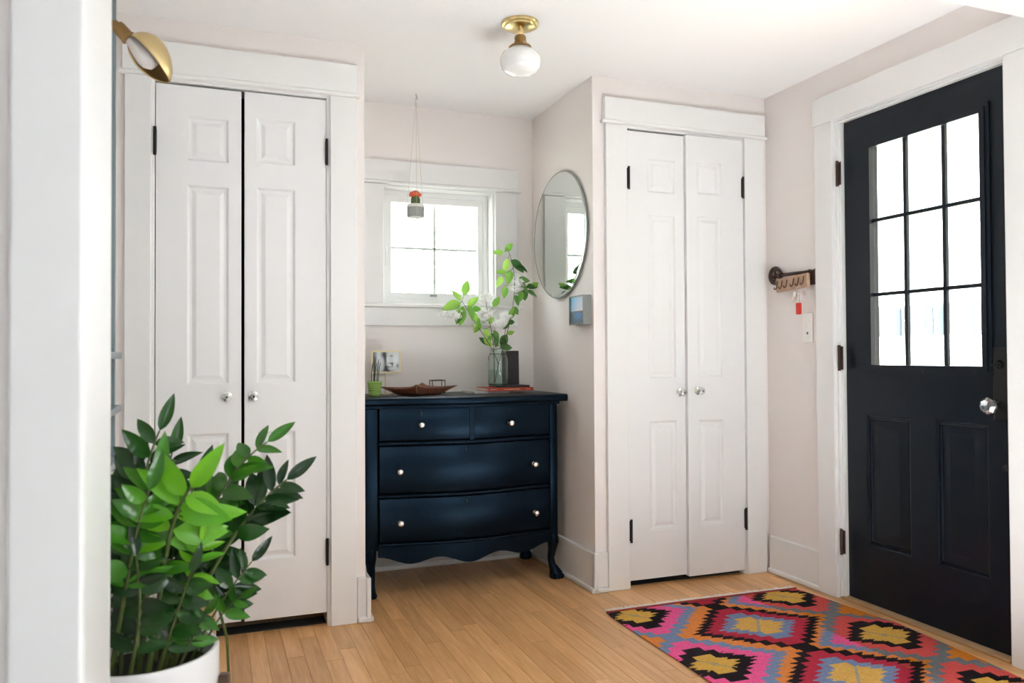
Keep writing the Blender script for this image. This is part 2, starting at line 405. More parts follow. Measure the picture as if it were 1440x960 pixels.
# the room behind the camera (closes the space, unseen windows added and sized to steer daylight)
mb = MB(); slab(mb, fY(-3.32), -3.1, 4.1, 0, zC, 0, .12, [(.40, 2.20, 1.75, 2.25)]); wall('wall_rear', 'rear wall of the room behind', mb)  # unseen opening, placed and sized to aim sunlight at the carpet
mb = MB(); slab(mb, fX(-3.12), -4.5, 1.46, 0, zC, 0, .12, []); wall('wall_rear_left', 'left wall of the room behind', mb)
mb = MB(); slab(mb, fX(4.0), -4.5, 1.46, 0, zC, 0, .12, [(-1.2, -.4, 1.2, 2.0)]); wall('wall_rear_right', 'right wall of the room behind', mb)

tag(MB().box(-3.0, 3.95, -3.2, 1.47, 0.0005, .012).obj('bounce_carpet', mat('bounce_carpet_pale', (.72, .75, .78), .95, var=.05, bump=.5, scale=200)), 'added pale carpet, unseen, bouncing light onto the ceiling', 'floor', kind=ST)  # unseen reflector, kept pale so its bounce brightens the entry ceiling
# ---------------------------------------------------------------- closet casings
def casing(name, label, xa, xb, xc, xd, ztop, zhead0, zhead1, zend=2.0):
    """xa-xb left casing, xc-xd right casing"""
    t = thing(name, (xa, yF, 0), label, 'trim', kind=ST)
    MB().box(xa, xb, yF-.020, yF, 0, zhead0-.015, .003, 2).obj('side_casing', TRIM, t)
    MB().box(xc, xd, yF-.020, yF, 0, zhead0-.015, .003, 2).obj('side_casing', TRIM, t)
    MB().box(xa-.008, xd+.006, yF-.026, yF, zhead0, zhead1, .003, 2).obj('header', TRIM, t)
    MB().box(xa-.022, min(xd+.016, xR-.001), yF-.034, yF, zhead0-.015, zhead0, .006, 3).obj('bead', TRIM, t)
    # jamb lining and stop
    mb = MB(); mb.box(xb, xb+.012, yF-.004, yF+.11, 0, ztop); mb.box(xc-.012, xc, yF-.004, yF+.11, 0, ztop); mb.box(xb, xc, yF-.004, yF+.11, ztop, ztop+.012)
    mb.obj('jamb', TRIM, t)
    return t
casing('trim_2', 'white casing around the left closet doors', -.292, -.205, .436, .537, 2.064, 2.088, 2.203)
casing('trim_3', 'white casing around the right closet doors', 1.647, 1.752, 2.392, 2.502, 2.076, 2.100, 2.203)

# closet door leaves
HINGE = MB().box(-.006, .006, -.010, 0, -.046, .046, .003, 2).tube([(0, -.010, -.052), (0, -.010, .052)], .0055, 8).mesh('hinge', BLACK, 40)
def glass_knob(parent, x, y, z):
    M = T(x, y, z) @ Rx(PI/2)
    k = MB().lathe([(.0, .0), (.019, .0), (.019, .004), (.008, .006), (.007, .020)], 24, M).obj('knob_rose', CHROME, parent, 40)
    MB().lathe([(.008, .018), (.014, .019), (.0185, .026), (.0185, .032), (.015, .041), (.009, .044), (0, .044)], 8, M).obj('knob', CRYST, parent)
    MB().lathe([(0, .0440), (.0035, .0440), (.0035, .0455), (0, .0455)], 12, M).obj('knob_pin', BRONZE, parent)
def closet_leaf(name, label, x0, x1, z0, z1, px0, px1, rows, y, hx, hz, kx, kz):
    t = thing(name, ((x0+x1)/2, y, z0), label, 'door', kind=ST)
    mb = MB(); slab(mb, fY(y), x0, x1, z0, z1, 0, .033, [(px0, px1, a, b) for a, b in rows])
    mb.obj('leaf', DOORW, t)
    for a, b in rows:
        mb = MB(); raised_panel(mb, fY(y), px0, px1, a, b, [(0, 0), (.004, .001), (.009, .0075), (.013, .009), (.020, .009), (.034, .0035), (.0345, .0035)])
        raised_panel(mb, fY(y), px0, px1, a, b, [(0, .033), (.004, .03)])
        mb.obj('panel', DOORW, t)
    for z in hz:
        h = link('hinge', HINGE, t); h.location = (hx, y-.001, z); tag(h, 'black butt hinge')
    glass_knob(t, kx, y, kz)
    return t
yD = yF + .002
closet_leaf('door_1', 'left leaf of the left closet, behind the plant', -.190, .1065, .055, 2.056, -.086, .064, [(.270, .766), (.946, 1.690), (1.777, 1.947)], yD, -.193, (1.84, .29), .054, .899)
closet_leaf('door_2', 'right leaf of the left closet, next to the black gap', .1185, .423, .052, 2.058, .160, .307, [(.275, .766), (.946, 1.697), (1.787, 1.964)], yD, .424, (1.851, .288), .150, .899)
closet_leaf('door_3', 'left leaf of the right closet, nearer the mirror', 1.764, 2.062, .031, 2.067, 1.868, 2.016, [(.245, .746), (.938, 1.692), (1.790, 1.950)], yD-.004, 1.766, (1.849, .256), 2.030, .873)
closet_leaf('door_4', 'right leaf of the right closet, nearer the entry door', 2.065, 2.372, .024, 2.070, 2.122, 2.262, [(.250, .744), (.940, 1.698), (1.796, 1.955)], yD-.020, 2.376, (1.843, .267), 2.118, .879)
# closet sills, strips in the painted shade colour of the insides
for x0, x1 in ((-.205, .436), (1.752, 2.392)):
    tag(MB().box(x0, x1, yF+.03, yF+.11, 0, .004).obj('closet_sill', DARKC), None, None, kind=ST)

# ---------------------------------------------------------------- baseboards
def base(name, label, segs):
    """segs: (x0,y0,x1,y1,nx,ny) wall line and outward normal"""
    t = thing(name, (segs[0][0], segs[0][1], 0), label, 'baseboard', kind=ST)
    for x0, y0, x1, y1, nx, ny in segs:
        for th, h, nm, bv in ((.018, .176, 'board', .005), (.030, .024, 'shoe_moulding', .008)):
            MB().box(min(x0, x1, x0+nx*th, x1+nx*th), max(x0, x1, x0+nx*th, x1+nx*th), min(y0, y1, y0+ny*th, y1+ny*th), max(y0, y1, y0+ny*th, y1+ny*th), 0, h, bv, 3).obj(nm, TRIM, t)
    return t
base('baseboard_left', 'short piece of baseboard at the left alcove corner', [(.538, yF, xL+.018, yF, 0, -1), (xL, yF-.03, xL, yB, 1, 0)])
base('baseboard_back', 'baseboard under the alcove window wall', [(xL, yB, xA, yB, 0, -1)])
base('baseboard_alcove', 'baseboard at the foot of the mirror wall', [(xA, yF-.03, xA, yB, -1, 0), (xA-.018, yF, 1.646, yF, 0, -1)])
base('baseboard_right', 'baseboard under the key rack', [(xR, 2.806, xR, yF-.02, -1, 0)])

# ---------------------------------------------------------------- window
wn = thing('window_1', (1.08, yB, 1.3), 'small white window over the dresser', 'window', kind=ST)
x0, x1, z0, z1 = .794, 1.372, 1.302, 1.895
mb = MB(); slab(mb, fY(yB-.001), x0-.012, x1+.012, z0-.001, z1+.012, 0, .15, [(x0+.008, x1-.008, z0+.006, z1-.008)]); mb.obj('jamb', TRIM, wn)
mb = MB(); slab(mb, fY(yB+.075), x0+.008, x1-.008, z0+.006, z1-.008, 0, .05, [(x0+.032, x1-.032, z0+.035, z1-.032)]); mb.obj('frame', TRIM, wn)
gx0, gx1, gz0, gz1 = .852, 1.312, 1.370, 1.828
mb = MB(); slab(mb, fY(yB+.085), x0+.030, x1-.030, z0+.033, z1-.030, 0, .03, [(gx0, gx1, gz0, gz1)]); mb.obj('sash', TRIM, wn)
MB().box(gx0-.004, gx1+.004, yB+.098, yB+.102, gz0-.004, gz1+.004).obj('pane', PANE, wn)
for a in (0, 1):
    if a: MB().box((gx0+gx1)/2-.006, (gx0+gx1)/2+.006, yB+.104, yB+.112, gz0, gz1).obj('muntin', TRIM, wn)
    else: MB().box(gx0, gx1, yB+.104, yB+.112, (gz0+gz1)/2-.006, (gz0+gz1)/2+.006).obj('muntin', TRIM, wn)
MB().tube([(.822, yB+.070, 1.50), (.822, yB+.058, 1.53), (.822, yB+.058, 1.57), (.822, yB+.072, 1.60)], .005, 8).obj('latch', TRIM, wn)
MB().box(1.05, 1.085, yB+.066, yB+.08, 1.352, 1.360, .002).obj('catch', GREYF, wn)
tw = thing('trim_4', (1.08, yB, 1.3), 'white casing, sill and apron around the alcove window', 'trim', kind=ST)
MB().box(x0-.105, x0-.002, yB-.02, yB, 1.303, 1.895, .003, 2).obj('side_casing', TRIM, tw)
MB().box(x1+.002, 1.497, yB-.02, yB, 1.303, 1.895, .003, 2).obj('side_casing', TRIM, tw)
MB().box(.66, 1.503, yB-.024, yB, 1.912, 2.013, .003, 2).obj('header', TRIM, tw)
MB().box(.645, 1.518, yB-.032, yB, 1.896, 1.912, .006, 3).obj('bead', TRIM, tw)
MB().box(.64, 1.522, yB-.045, yB+.07, 1.288, 1.306, .006, 3).obj('sill', TRIM, tw)
MB().box(.66, 1.497, yB-.02, yB, 1.198, 1.288, .003, 2).obj('apron', TRIM, tw)

# ---------------------------------------------------------------- entry door
tcs = thing('trim_5', (xR, 2.8, 0), 'white casing around the dark entry door', 'trim', kind=ST)
MB().box(xR-.02, xR, 2.700, 2.806, 0, 2.058, .003, 2).obj('side_casing', TRIM, tcs)
MB().box(xR-.02, xR, 1.803, 1.905, 0, 2.058, .003, 2).obj('side_casing', TRIM, tcs)
MB().box(xR-.024, xR, 1.803, 2.812, 2.058, 2.177, .003, 2).obj('header', TRIM, tcs)
mb = MB(); mb.box(xR-.003, xR+.15, 2.690, 2.702, 0, 2.052); mb.box(xR-.003, xR+.15, 1.905, 1.917, 0, 2.052); mb.box(xR-.003, xR+.15, 1.905, 2.702, 2.052, 2.064)
mb.box(xR+.010, xR+.024, 2.680, 2.692, 0, 2.052, .002, 1); mb.box(xR+.010, xR+.024, 1.91, 1.922, 0, 2.052, .002, 1)
mb.box(xR+.010, xR+.026, 1.92, 2.69, 2.046, 2.054, .002, 1)
mb.obj('jamb', TRIM, tcs)
MB().box(xR-.008, xR+.16, 1.917, 2.690, 0, .009, .003, 2).obj('threshold', THRESH, tcs)
ed = thing('door_5', (xR+.03, 2.30, .012), 'dark navy entry door with nine panes', 'door', kind=ST)
XD = xR+.03; D0, D1 = 1.922, 2.678
lite = (2.014, 2.540, .990, 1.913); pl = (2.350, 2.572, .252, .796); pr = (2.016, 2.234, .252, .800)
mb = MB(); slab(mb, fX(XD), D0, D1, .012, 2.045, 0, .044, [lite, pl, pr]); mb.obj('slab', NAVY, ed)
for p in (pl, pr):
    mb = MB(); raised_panel(mb, fX(XD), *p, [(0, 0), (.006, .002), (.008, .009), (.018, .006), (.020, .012), (.030, .012), (.058, .004), (.059, .004)])
    raised_panel(mb, fX(XD), *p, [(0, .044), (.01, .04)])
    mb.obj('panel', NAVY, ed, 20)
mb = MB(); slab(mb, fX(XD-.008), lite[0]-.022, lite[1]+.022, lite[2]-.022, lite[3]+.022, 0, .010, [(lite[0]+.004, lite[1]-.004, lite[2]+.004, lite[3]-.004)])
slab(mb, fX(XD-.014), lite[0]-.008, lite[1]+.008, lite[2]-.008, lite[3]+.008, 0, .030, [(lite[0]+.012, lite[1]-.012, lite[2]+.012, lite[3]-.012)]); mb.obj('lite_frame', NAVY, ed)
ys = [lite[0]+.012, 2.183, 2.360, lite[1]-.012]; zs = [lite[2]+.012, 1.291, 1.598, lite[3]-.012]
for yy in ys[1:3]:
    MB().box(XD-.004, XD+.014, yy-.0075, yy+.0075, zs[0], zs[3], .003, 2).obj('muntin', NAVY, ed)
for zz in zs[1:3]:
    MB().box(XD-.002, XD+.014, ys[0], ys[3], zz-.0075, zz+.0075, .003, 2).obj('muntin', NAVY, ed)
for i in range(3):
    for j in range(3):
        MB().box(XD+.008, XD+.011, ys[i]+.002, ys[i+1]-.002, zs[j]+.002, zs[j+1]-.002).obj('pane', PANE, ed)
for yy, zz in ((2.49, .980), (2.28, .980), (2.06, .980), (2.548, 1.12), (2.548, 1.46), (2.548, 1.80), (2.006, 1.46)):
    MB().lathe([(0, 0), (.004, 0), (.003, .0015), (0, .002)], 10, T(XD-.0085, yy, zz) @ Ry(-PI/2)).obj('screw', BLACK, ed)
for z in (1.825, 1.030, .243):
    m_ = MB(); m_.tube([(xR-.004, 2.684, z-.055), (xR-.004, 2.684, z+.055)], .0065, 10); m_.box(xR-.002, xR+.002, 2.666, 2.702, z-.05, z+.05, .001, 1)
    for k in range(1, 5): m_.lathe([(.0072, 0), (.0072, .0012)], 10, T(xR-.004, 2.684, z-.055+k*.022))
    tag(m_.obj('hinge', BRONZE, ed, 40), 'dark bronze hinge')
# handle set
pm = MB(); raised_panel(pm, fX(XD), 1.931, 1.992, .812, 1.068, [(0, 0), (0, -.004), (.008, -.010), (.0085, -.010)]); plate = pm.obj('handle_plate', BLACK, ed)
MB().lathe([(0, 0), (.017, 0), (.017, .006), (.013, .011), (0, .011)], 24, T(XD-.010, 1.963, 1.008) @ Ry(-PI/2)).box(-.004, .004, -.013, .013, .011, .026, .002, 2, T(XD-.010, 1.963, 1.008) @ Ry(-PI/2)).obj('deadbolt_turn', BLACK, plate, 40)
MB().lathe([(0, 0), (.016, 0), (.014, .006), (.009, .012), (.008, .032), (.014, .036), (.014, .040)], 24, T(XD-.010, 1.965, .866) @ Ry(-PI/2)).obj('knob_neck', BLACK, plate, 40)
MB().lathe([(.010, .034), (.020, .038), (.031, .049), (.031, .059), (.021, .070), (.013, .072), (0, .072)], 8, T(XD-.010, 1.965, .866) @ Ry(-PI/2)).obj('knob', CRYST, plate)
MB().lathe([(0, 0), (.011, 0), (.010, .005), (.006, .008), (.008, .012), (0, .014)], 16, T(XD, 1.950, .652) @ Ry(-PI/2)).obj('bolt_head', BLACK, ed, 40)

# ---------------------------------------------------------------- outdoors
tag(MB().box(-30, 40, 4.5, 60, -.75, -.7).obj('lawn', GRASS), 'pale lawn outside the house', 'lawn', kind=ST)
tag(MB().box(2.75, 40, -30, 4.5, -.75, -.7).obj('lawn', GRASS), 'pale lawn outside the entry door', 'lawn', kind=ST)
hs = thing('neighbour_house', (14, 12, -.7), 'white house with blue shutters seen through the door panes', 'house')
hx = 14.0
hy = [15.05, 13.95, 12.71, 11.62, 10.4]
mb = MB()
for k in range(28): mb.box(hx, hx+.2, 5, 24, -.7+k*.24, -.7+k*.24+.232, .01, 1)
mb.obj('wall', SIDING, hs)
for yy in hy:
    MB().box(hx-.05, hx+.05, yy-.27, yy+.27, 1.40, 2.06).obj('window_frame', SIDING, hs)
    for za in (1.43, 1.745):
        MB().box(hx-.08, hx-.05, yy-.22, yy+.22, za, za+.29).obj('window_pane', DGLASS, hs)
    for s in (-1, 1):
        MB().box(hx-.06, hx, yy+s*.40-.09, yy+s*.40+.09, 1.40, 2.06).obj('shutter', SHUT, hs)
MB().prism([(4.6, 6.0), (24.4, 6.0), (24.4, 6.15), (14.5, 9), (4.6, 6.15)], hx-.5, hx+8, lambda u, v, a: Vector((a, u, v))).obj('roof', SIDING, hs)
for q, (tx, ty, th) in enumerate(((3.6, 13, 4.8), (6.2, 17, 6.2))):
    t = thing('garden_tree', (tx, ty, -.7), ('nearer' if q == 0 else 'farther')+' pale leafy tree outside the small window', 'tree')
    MB().tube([(tx, ty, -.7), (tx+.05, ty, th*.45), (tx, ty, th*.8)], [.12, .09, .04]).obj('trunk', BARK, t)
    mb = MB(); rt = random.Random(q)
    for k in range(420):
        a, b = rt.uniform(0, 2*PI), rt.uniform(-1, 1); r = rt.uniform(.5, 1)**.5*1.6
        c = Vector((tx+r*math.cos(a)*math.sqrt(1-b*b), ty+r*math.sin(a)*math.sqrt(1-b*b), th*.62+r*b*1.1))
        M = Matrix.Translation(c) @ Euler((rt.uniform(0, 6), rt.uniform(0, 6), 0)).to_matrix().to_4x4()
        mb.bm.faces.new([mb.bm.verts.new(M @ Vector(p)) for p in ((0, -.09, 0), (.045, 0, .01), (0, .09, 0), (-.045, 0, .01))])
    mb.obj('foliage', LEAFT, t)['kind'] = 'stuff'

# ================================================================ DRESSER
ZT = .866; YE = 3.425; XM0, XM1 = .680, 1.485
def bump(t):
    t = min(1, max(0, t)); return .052*(.55*math.sin(PI*t)**2+.45*math.sin(PI*t))
def yf(x, off=0.0): return YE-bump((x-XM0)/(XM1-XM0))-off
def serp(mb, xa, xb, za, zb, off, yb, n=28, zlow=None, rb=0.0):
    """solid between serpentine front and a flat back; zlow(x): lower edge"""
    prev = None
    for i in range(n+1):
        x = xa+(xb-xa)*i/n; y = yf(x, off); z0 = zlow(x) if zlow else za
        if rb: pts = [(x, y+rb, z0), (x, y+rb*.3, z0+rb*.3), (x, y, z0+rb), (x, y, zb-rb), (x, y+rb*.3, zb-rb*.3), (x, y+rb, zb), (x, yb, zb), (x, yb, z0)]
        else: pts = [(x, y, z0), (x, y, zb), (x, yb, zb), (x, yb, z0)]
        r = [mb.bm.verts.new(p) for p in pts]; m = len(r)
        if prev:
            for k in range(m): mb.bm.faces.new((prev[k], prev[(k+1) % m], r[(k+1) % m], r[k]))
        else: mb.bm.faces.new(r)
        prev = r
    mb.bm.faces.new(prev[::-1])
    return mb
dr = thing('dresser', (1.08, 3.62, 0), 'black serpentine-front dresser with worn paint in the alcove', 'dresser')
# top with rounded outline
mb = MB(); serp(mb, .590, 1.566, ZT-.034, ZT, .038, 3.845, 48, rb=.010); mb.obj('top', DRESS, dr, 50)
mb = MB(); serp(mb, .615, 1.535, ZT-.046, ZT-.034, .012, 3.83, 40); mb.obj('cornice', DRESS, dr, 50)
mb = MB(); mb.box(.640, .655, 3.46, 3.82, .225, .822); mb.box(1.505, 1.520, 3.46, 3.82, .225, .822); mb.box(.640, 1.52, 3.80, 3.815, .225, .822); mb.box(.65, 1.51, 3.47, 3.81, .235, .25)
for za in (.665, .437): mb.box(.65, 1.51, 3.47, 3.81, za-.006, za+.006)
mb.obj('carcase', DRESS, dr)
def post(xa, xb, ya, yb, front):
    mb = MB(); mb.box(xa, xb, ya, yb, .20, .822, .008, 3)
    cx, cy = (xa+xb)/2, (ya+yb)/2
    s = 1 if cx > 1 else -1
    ds = s*.012; dy = -.018 if front else .01
    prof = [(.22, .026, 0, 0), (.17, .027, ds*.3, dy*.4), (.13, .020, ds*.1, 0), (.09, .0165, -ds*.3, -dy*.3), (.06, .018, 0, 0), (.045, .022, ds*.4, dy*.5), (.022, .032, ds, dy), (.006, .033, ds, dy), (0, .028, ds, dy)]
    mb.tube([(cx+a, cy+b, z) for z, r, a, b in prof], [r for z, r, a, b in prof], 12)
    if front:
        for k in (-1, 0, 1): mb.sphere((cx+ds+k*.017, cy+dy-.024, .014), .0145, 10, (1, 1.2, .95))
    return mb
post(.622, .682, 3.435, 3.49, True).obj('leg', DRESS, dr, 50)
post(1.487, 1.530, 3.425, 3.48, True).obj('leg', DRESS, dr, 50)
post(.630, .670, 3.79, 3.83, False).obj('leg', DRESS, dr, 50)
post(1.49, 1.53, 3.79, 3.83, False).obj('leg', DRESS, dr, 50)
for za, zb in ((.655, .676), (.428, .446), (.219, .236)):
    mb = MB(); serp(mb, .679, 1.490, za+.002, zb-.002, .010, 3.50, 36, rb=.006); mb.obj('rail', DRESS, dr, 50)
mb = MB(); serp(mb, 1.079, 1.099, .672, .822, .001, 3.5, 2); mb.obj('divider', DRESS, dr, 50)
def ap(x):
    t = (x-XM0)/(XM1-XM0)
    return .152-.015*math.cos(6*PI*(t-.5))-.006*math.cos(2*PI*(t-.5))
mb = MB(); serp(mb, .679, 1.490, 0, .222, -.004, 3.445, 60, zlow=ap); mb.obj('apron', DRESS, dr, 50)
KNOB = lambda x, z, y: MB().lathe([(0, 0), (.009, 0), (.0095, .003), (.006, .006), (.0055, .014), (.011, .018), (.0145, .024), (.014, .030), (.009, .035), (.004, .036), (0, .036)], 20, T(x, y, z) @ Rx(PI/2))
def keyhole(x, z, par):
    y = yf(x, .0015)
    MB().lathe([(0, -.001), (.005, -.001), (.005, .002), (.0035, .0025), (0, .0025)], 14, T(x, y, z+.004) @ Rx(PI/2)).box(-.0022, .0022, -.0025, .001, -.011, 0, 0, 1, T(x, y, z+.002)).obj('keyhole', BLACK, par)
def drawer(xa, xb, za, zb, kn, kh, lab):
    mb = MB(); serp(mb, xa, xb, za, zb, 0, 3.50, 30, rb=.003)
    d = tag(mb.obj('drawer', DRESS, dr, 50), lab)
    for x, z in kn: tag(KNOB(x, z, yf(x)).obj('knob', CHROME, d, 50), 'polished nickel round knob')
    keyhole(*kh, d)
drawer(.684, 1.077, .678, .820, [(.860, .747)], (.864, .795), None)
drawer(1.101, 1.486, .678, .820, [(1.276, .741)], (1.270, .792), None)
drawer(.684, 1.486, .449, .654, [(.768, .545), (1.402, .544)], (1.060, .638), None)
drawer(.684, 1.486, .238, .426, [(.770, .322), (1.406, .319)], (1.062, .405), None)

# ================================================================ THINGS ON THE DRESSER
# bottom pale book, red book, thin black notebook
def book(name, label, x, y, z, w, d, h, rz, cov, spine_side='front'):
    M = T(x, y, z) @ Rz(rz)
    t = thing(name, (x, y, z), label, 'book', 'books under the glass jar')
    MB().box(-w/2, w/2, -d/2, d/2, 0, .003, .001, 1, M).box(-w/2, w/2, -d/2, d/2, h-.003, h, .001, 1, M).box(-w/2, w/2, -d/2, -d/2+.003, 0, h, .001, 1, M).obj('cover', cov, t)
    MB().box(-w/2+.004, w/2-.004, -d/2+.003, d/2-.004, .003, h-.003, 0, 1, M).obj('pages', PAPER, t)
    return t, M, d
book('book', 'pale grey book lowest in the stack, sticking out left', 1.250, 3.655, ZT, .185, .15, .011, .10, GREYBOOK)
t, M, d = book('book', 'red hardback in the stack under the jar', 1.345, 3.640, ZT+.0112, .235, .165, .016, .03, REDBOOK)
MB().box(-.105, -.075, -d/2-.0006, -d/2, .007, .0095, 0, 1, M).box(-.04, .045, -d/2-.0006, -d/2, .007, .009, 0, 1, M).box(.075, .10, -d/2-.0006, -d/2, .007, .009, 0, 1, M).obj('spine_print', CREAM, t)
book('book', 'thin black notebook on top of the red book', 1.372, 3.655, ZT+.0274, .175, .12, .009, -.04, BLACKBOOK)
ZJ = ZT+.0366
t = thing('book', (1.40, 3.705, ZJ), 'dark upright book standing behind the glass jar', 'book')
M = T(1.400, 3.705, ZJ) @ Rz(.06) @ Rx(-.03)
MB().box(-.040, .040, -.016, -.013, 0, .168, .001, 1, M).box(-.040, .040, .013, .016, 0, .168, .001, 1, M).box(-.040, -.037, -.016, .016, 0, .168, .001, 1, M).obj('cover', BLACKBOOK, t)
MB().box(-.037, .036, -.013, .013, .003, .165, 0, 1, M).obj('pages', BLACKBOOK, t)
# jar
jx, jy = 1.309, 3.640
t = thing('glass_jar', (jx, jy, ZJ), 'pale green glass jar of water holding the branches', 'jar')
R = .050
MB().lathe([(0, .0), (R-.006, 0), (R, .006), (R, .125), (R-.004, .140), (R-.010, .150), (R-.010, .176), (R-.007, .178), (R-.008, .180), (R-.0125, .176), (R-.0125, .150), (R-.0065, .139), (R-.003, .125), (R-.003, .008), (R-.008, .006), (0, .006)], 40, T(jx, jy, ZJ), caps=False).obj('jar_body', JAR, t, 50)
MB().lathe([(0, .0065), (R-.008, .0065), (R-.0035, .010), (R-.0035, .075), (0, .075)], 40, T(jx, jy, ZJ)).obj('water', WATER, t, 50)
MB().lathe([(0, .0015), (R-.007, .0015), (R-.005, .0045), (0, .0045)], 32, T(jx, jy, ZJ)).obj('base_glass', mat('jar_base', (.03, .20, .14), .15), t, 50)
# bail wire
MB().tube([(jx-R-.001, jy-.02, ZJ+.148), (jx-R-.010, jy-.03, ZJ+.140), (jx-R-.004, jy-.03, ZJ+.120)], .0012, 6).tube([(jx+(R-.006)*math.cos(a), jy+(R-.006)*math.sin(a), ZJ+.153) for a in [i*2*PI/24 for i in range(25)]], .0012, 6).obj('bail_wire', BLACK, t)

# leaf meshes (along +X, normal +Z)
def leafmesh(name, m, L, W, fold=.25, curl=.15, n=7, tip=1.0, wave=0.0):
    bm = bmesh.new(); rows = []
    for i in range(n+1):
        s = i/n; wv = W*(math.sin(PI*s**.85)**.8)*(1-.15*s) if 0 < i < n else 0
        x = L*s; z = -curl*L*s*s
        if i in (0, n): rows.append([bm.verts.new((x, 0, z))]); continue
        zz = fold*wv/2 + wave*math.sin(s*9)*W
        rows.append([bm.verts.new((x, -wv/2, z+zz)), bm.verts.new((x, -wv/4, z+zz*.4)), bm.verts.new((x, 0, z)), bm.verts.new((x, wv/4, z+zz*.4)), bm.verts.new((x, wv/2, z+zz))])
    for a, b in zip(rows, rows[1:]):
        if len(a) == 1:
            for k in range(4): bm.faces.new((a[0], b[k+1], b[k]))
        elif len(b) == 1:
            for k in range(4): bm.faces.new((a[k], a[k+1], b[0]))
        else:
            for k in range(4): bm.faces.new((a[k], a[k+1], b[k+1], b[k]))
    me = bpy.data.meshes.new(name); bm.to_mesh(me); bm.free(); me.materials.append(m)
    me.polygons.foreach_set('use_smooth', [True]*len(me.polygons))
    return me
def place_leaf(me, p, d, nrm, parent, sc=1.0, name='leaf'):
    d = Vector(d).normalized(); nrm = Vector(nrm); nrm = (nrm-d*nrm.dot(d))
    nrm = nrm.normalized() if nrm.length > 1e-4 else d.orthogonal().normalized()
    M = Matrix((d, nrm.cross(d), nrm)).transposed().to_4x4(); M.translation = p
    o = bpy.data.objects.new(name, me); C.objects.link(o); o.parent = parent
    if parent.name in ORG: o.matrix_parent_inverse = Matrix.Translation(-ORG[parent.name])
    o.matrix_basis = M @ Matrix.Scale(sc, 4)
    return o
def bez(P, n):
    P = [Vector(p) for p in P]; out = []
    for i in range(n+1):
        t = i/n; q = P[:]
        while len(q) > 1: q = [q[k].lerp(q[k+1], t) for k in range(len(q)-1)]
        out.append(q[0])
    return out
BL = [leafmesh('branch_leaf', LEAFB, .078, .044, .25, .2), leafmesh('branch_leaf', LEAFB, .062, .034, .4, .35), leafmesh('branch_leaf', LEAFBD, .074, .042, .25, .2)]
rb = random.Random(11)
def branch(label, ctrl, leaves, blossoms, r=.0022):
    base = Vector(ctrl[0]); t = thing('leafy_branch', base, label, 'branch', 'cut branches in the glass jar')
    pts = bez(ctrl, 14)
    st = MB().tube(pts, [r*(1-.5*i/14) for i in range(15)], 6).obj('twig', TWIG, t, 50)
    for (fx, fz, dx, dz, sz, kind, dy) in leaves:
        # leaf base point given in world x,z ; nearest twig point gives a petiole
        p = Vector((fx, pts[-1].y+dy, fz)); q = min(pts, key=lambda a: (a-p).length)
        p.y = q.y+dy
        if (p-q).length > .012: MB().tube([q, q.lerp(p, .5)+Vector((0, 0, -.003)), p], .0011, 5).obj('petiole', STEM, t)
        place_leaf(BL[kind], p, (dx, rb.uniform(-.35, .35), dz), (rb.uniform(-.5, .5), -1, rb.uniform(.1, .8)), t, sz)
    for (cx, cz, w, h, dy) in blossoms:
        q = min(pts, key=lambda a: (a-Vector((cx, a.y, cz))).length); mb = MB()
        c = Vector((cx, q.y+dy, cz))
        if (c-q).length > .012: MB().tube([q, c], .0012, 5).obj('petiole', STEM, t)
        for k in range(190):
            a = Vector((rb.gauss(0, w*.33), rb.gauss(0, w*.3), rb.gauss(0, h*.33)))+c
            M = Matrix.Translation(a) @ Euler((rb.uniform(-1, 1)+PI/2, 0, rb.uniform(0, 6))).to_matrix().to_4x4()
            for j in range(4):
                an = j*PI/2; vv = [Vector((0, 0, 0)), Vector((.006*math.cos(an-.5), .006*math.sin(an-.5), .001)), Vector((.0095*math.cos(an), .0095*math.sin(an), .002)), Vector((.006*math.cos(an+.5), .006*math.sin(an+.5), .001))]
                mb.bm.faces.new([mb.bm.verts.new(M @ v) for v in vv])
        mb.obj('blossom', PETAL, t)
JZ = ZJ+.012
# world helper: (px,py) in the photograph on the jar's depth plane y=3.64
def jp(px, py):
    return (1.309+(px-699)*.00338, 1.080-(py-490)*.00349)
def LV(px, py, dx, dz, sz, k, dy=0.0):
    a, b = jp(px, py); return (a, b, dx, dz, sz, k, dy)
def BS(px, py, w, h, dy=0.0):
    a, b = jp(px, py); return (a, b, w, h, dy)
a0 = jp(655, 448); a1 = jp(640, 425)
branch('branch leaning left, large lime leaves and white blossom', [(1.345, 3.66, JZ), (1.315, 3.64, 1.06), (1.22, 3.62, 1.16), (a0[0], 3.60, a0[1]), (a1[0], 3.58, a1[1])],
       [LV(638, 425, -.6, .8, .85, 0), LV(642, 418, .3, .95, 1.05, 0), LV(636, 428, -1, -.3, 1.25, 0, -.02), LV(641, 432, -.1, -1, 1.25, 0), LV(650, 430, .3, -1, 1.0, 0), LV(648, 432, .6, .6, .85, 0, -.01), LV(655, 436, 1, .1, .7, 0), LV(658, 440, .3, -1, .8, 1), LV(664, 446, .1, -.9, .8, 1), LV(640, 436, -.3, -1, 1.0, 2, .02)],
       [BS(620, 442, .055, .022), BS(606+24, 445, .03, .015)])
t0 = jp(710, 350)
tm = jp(726, 400)
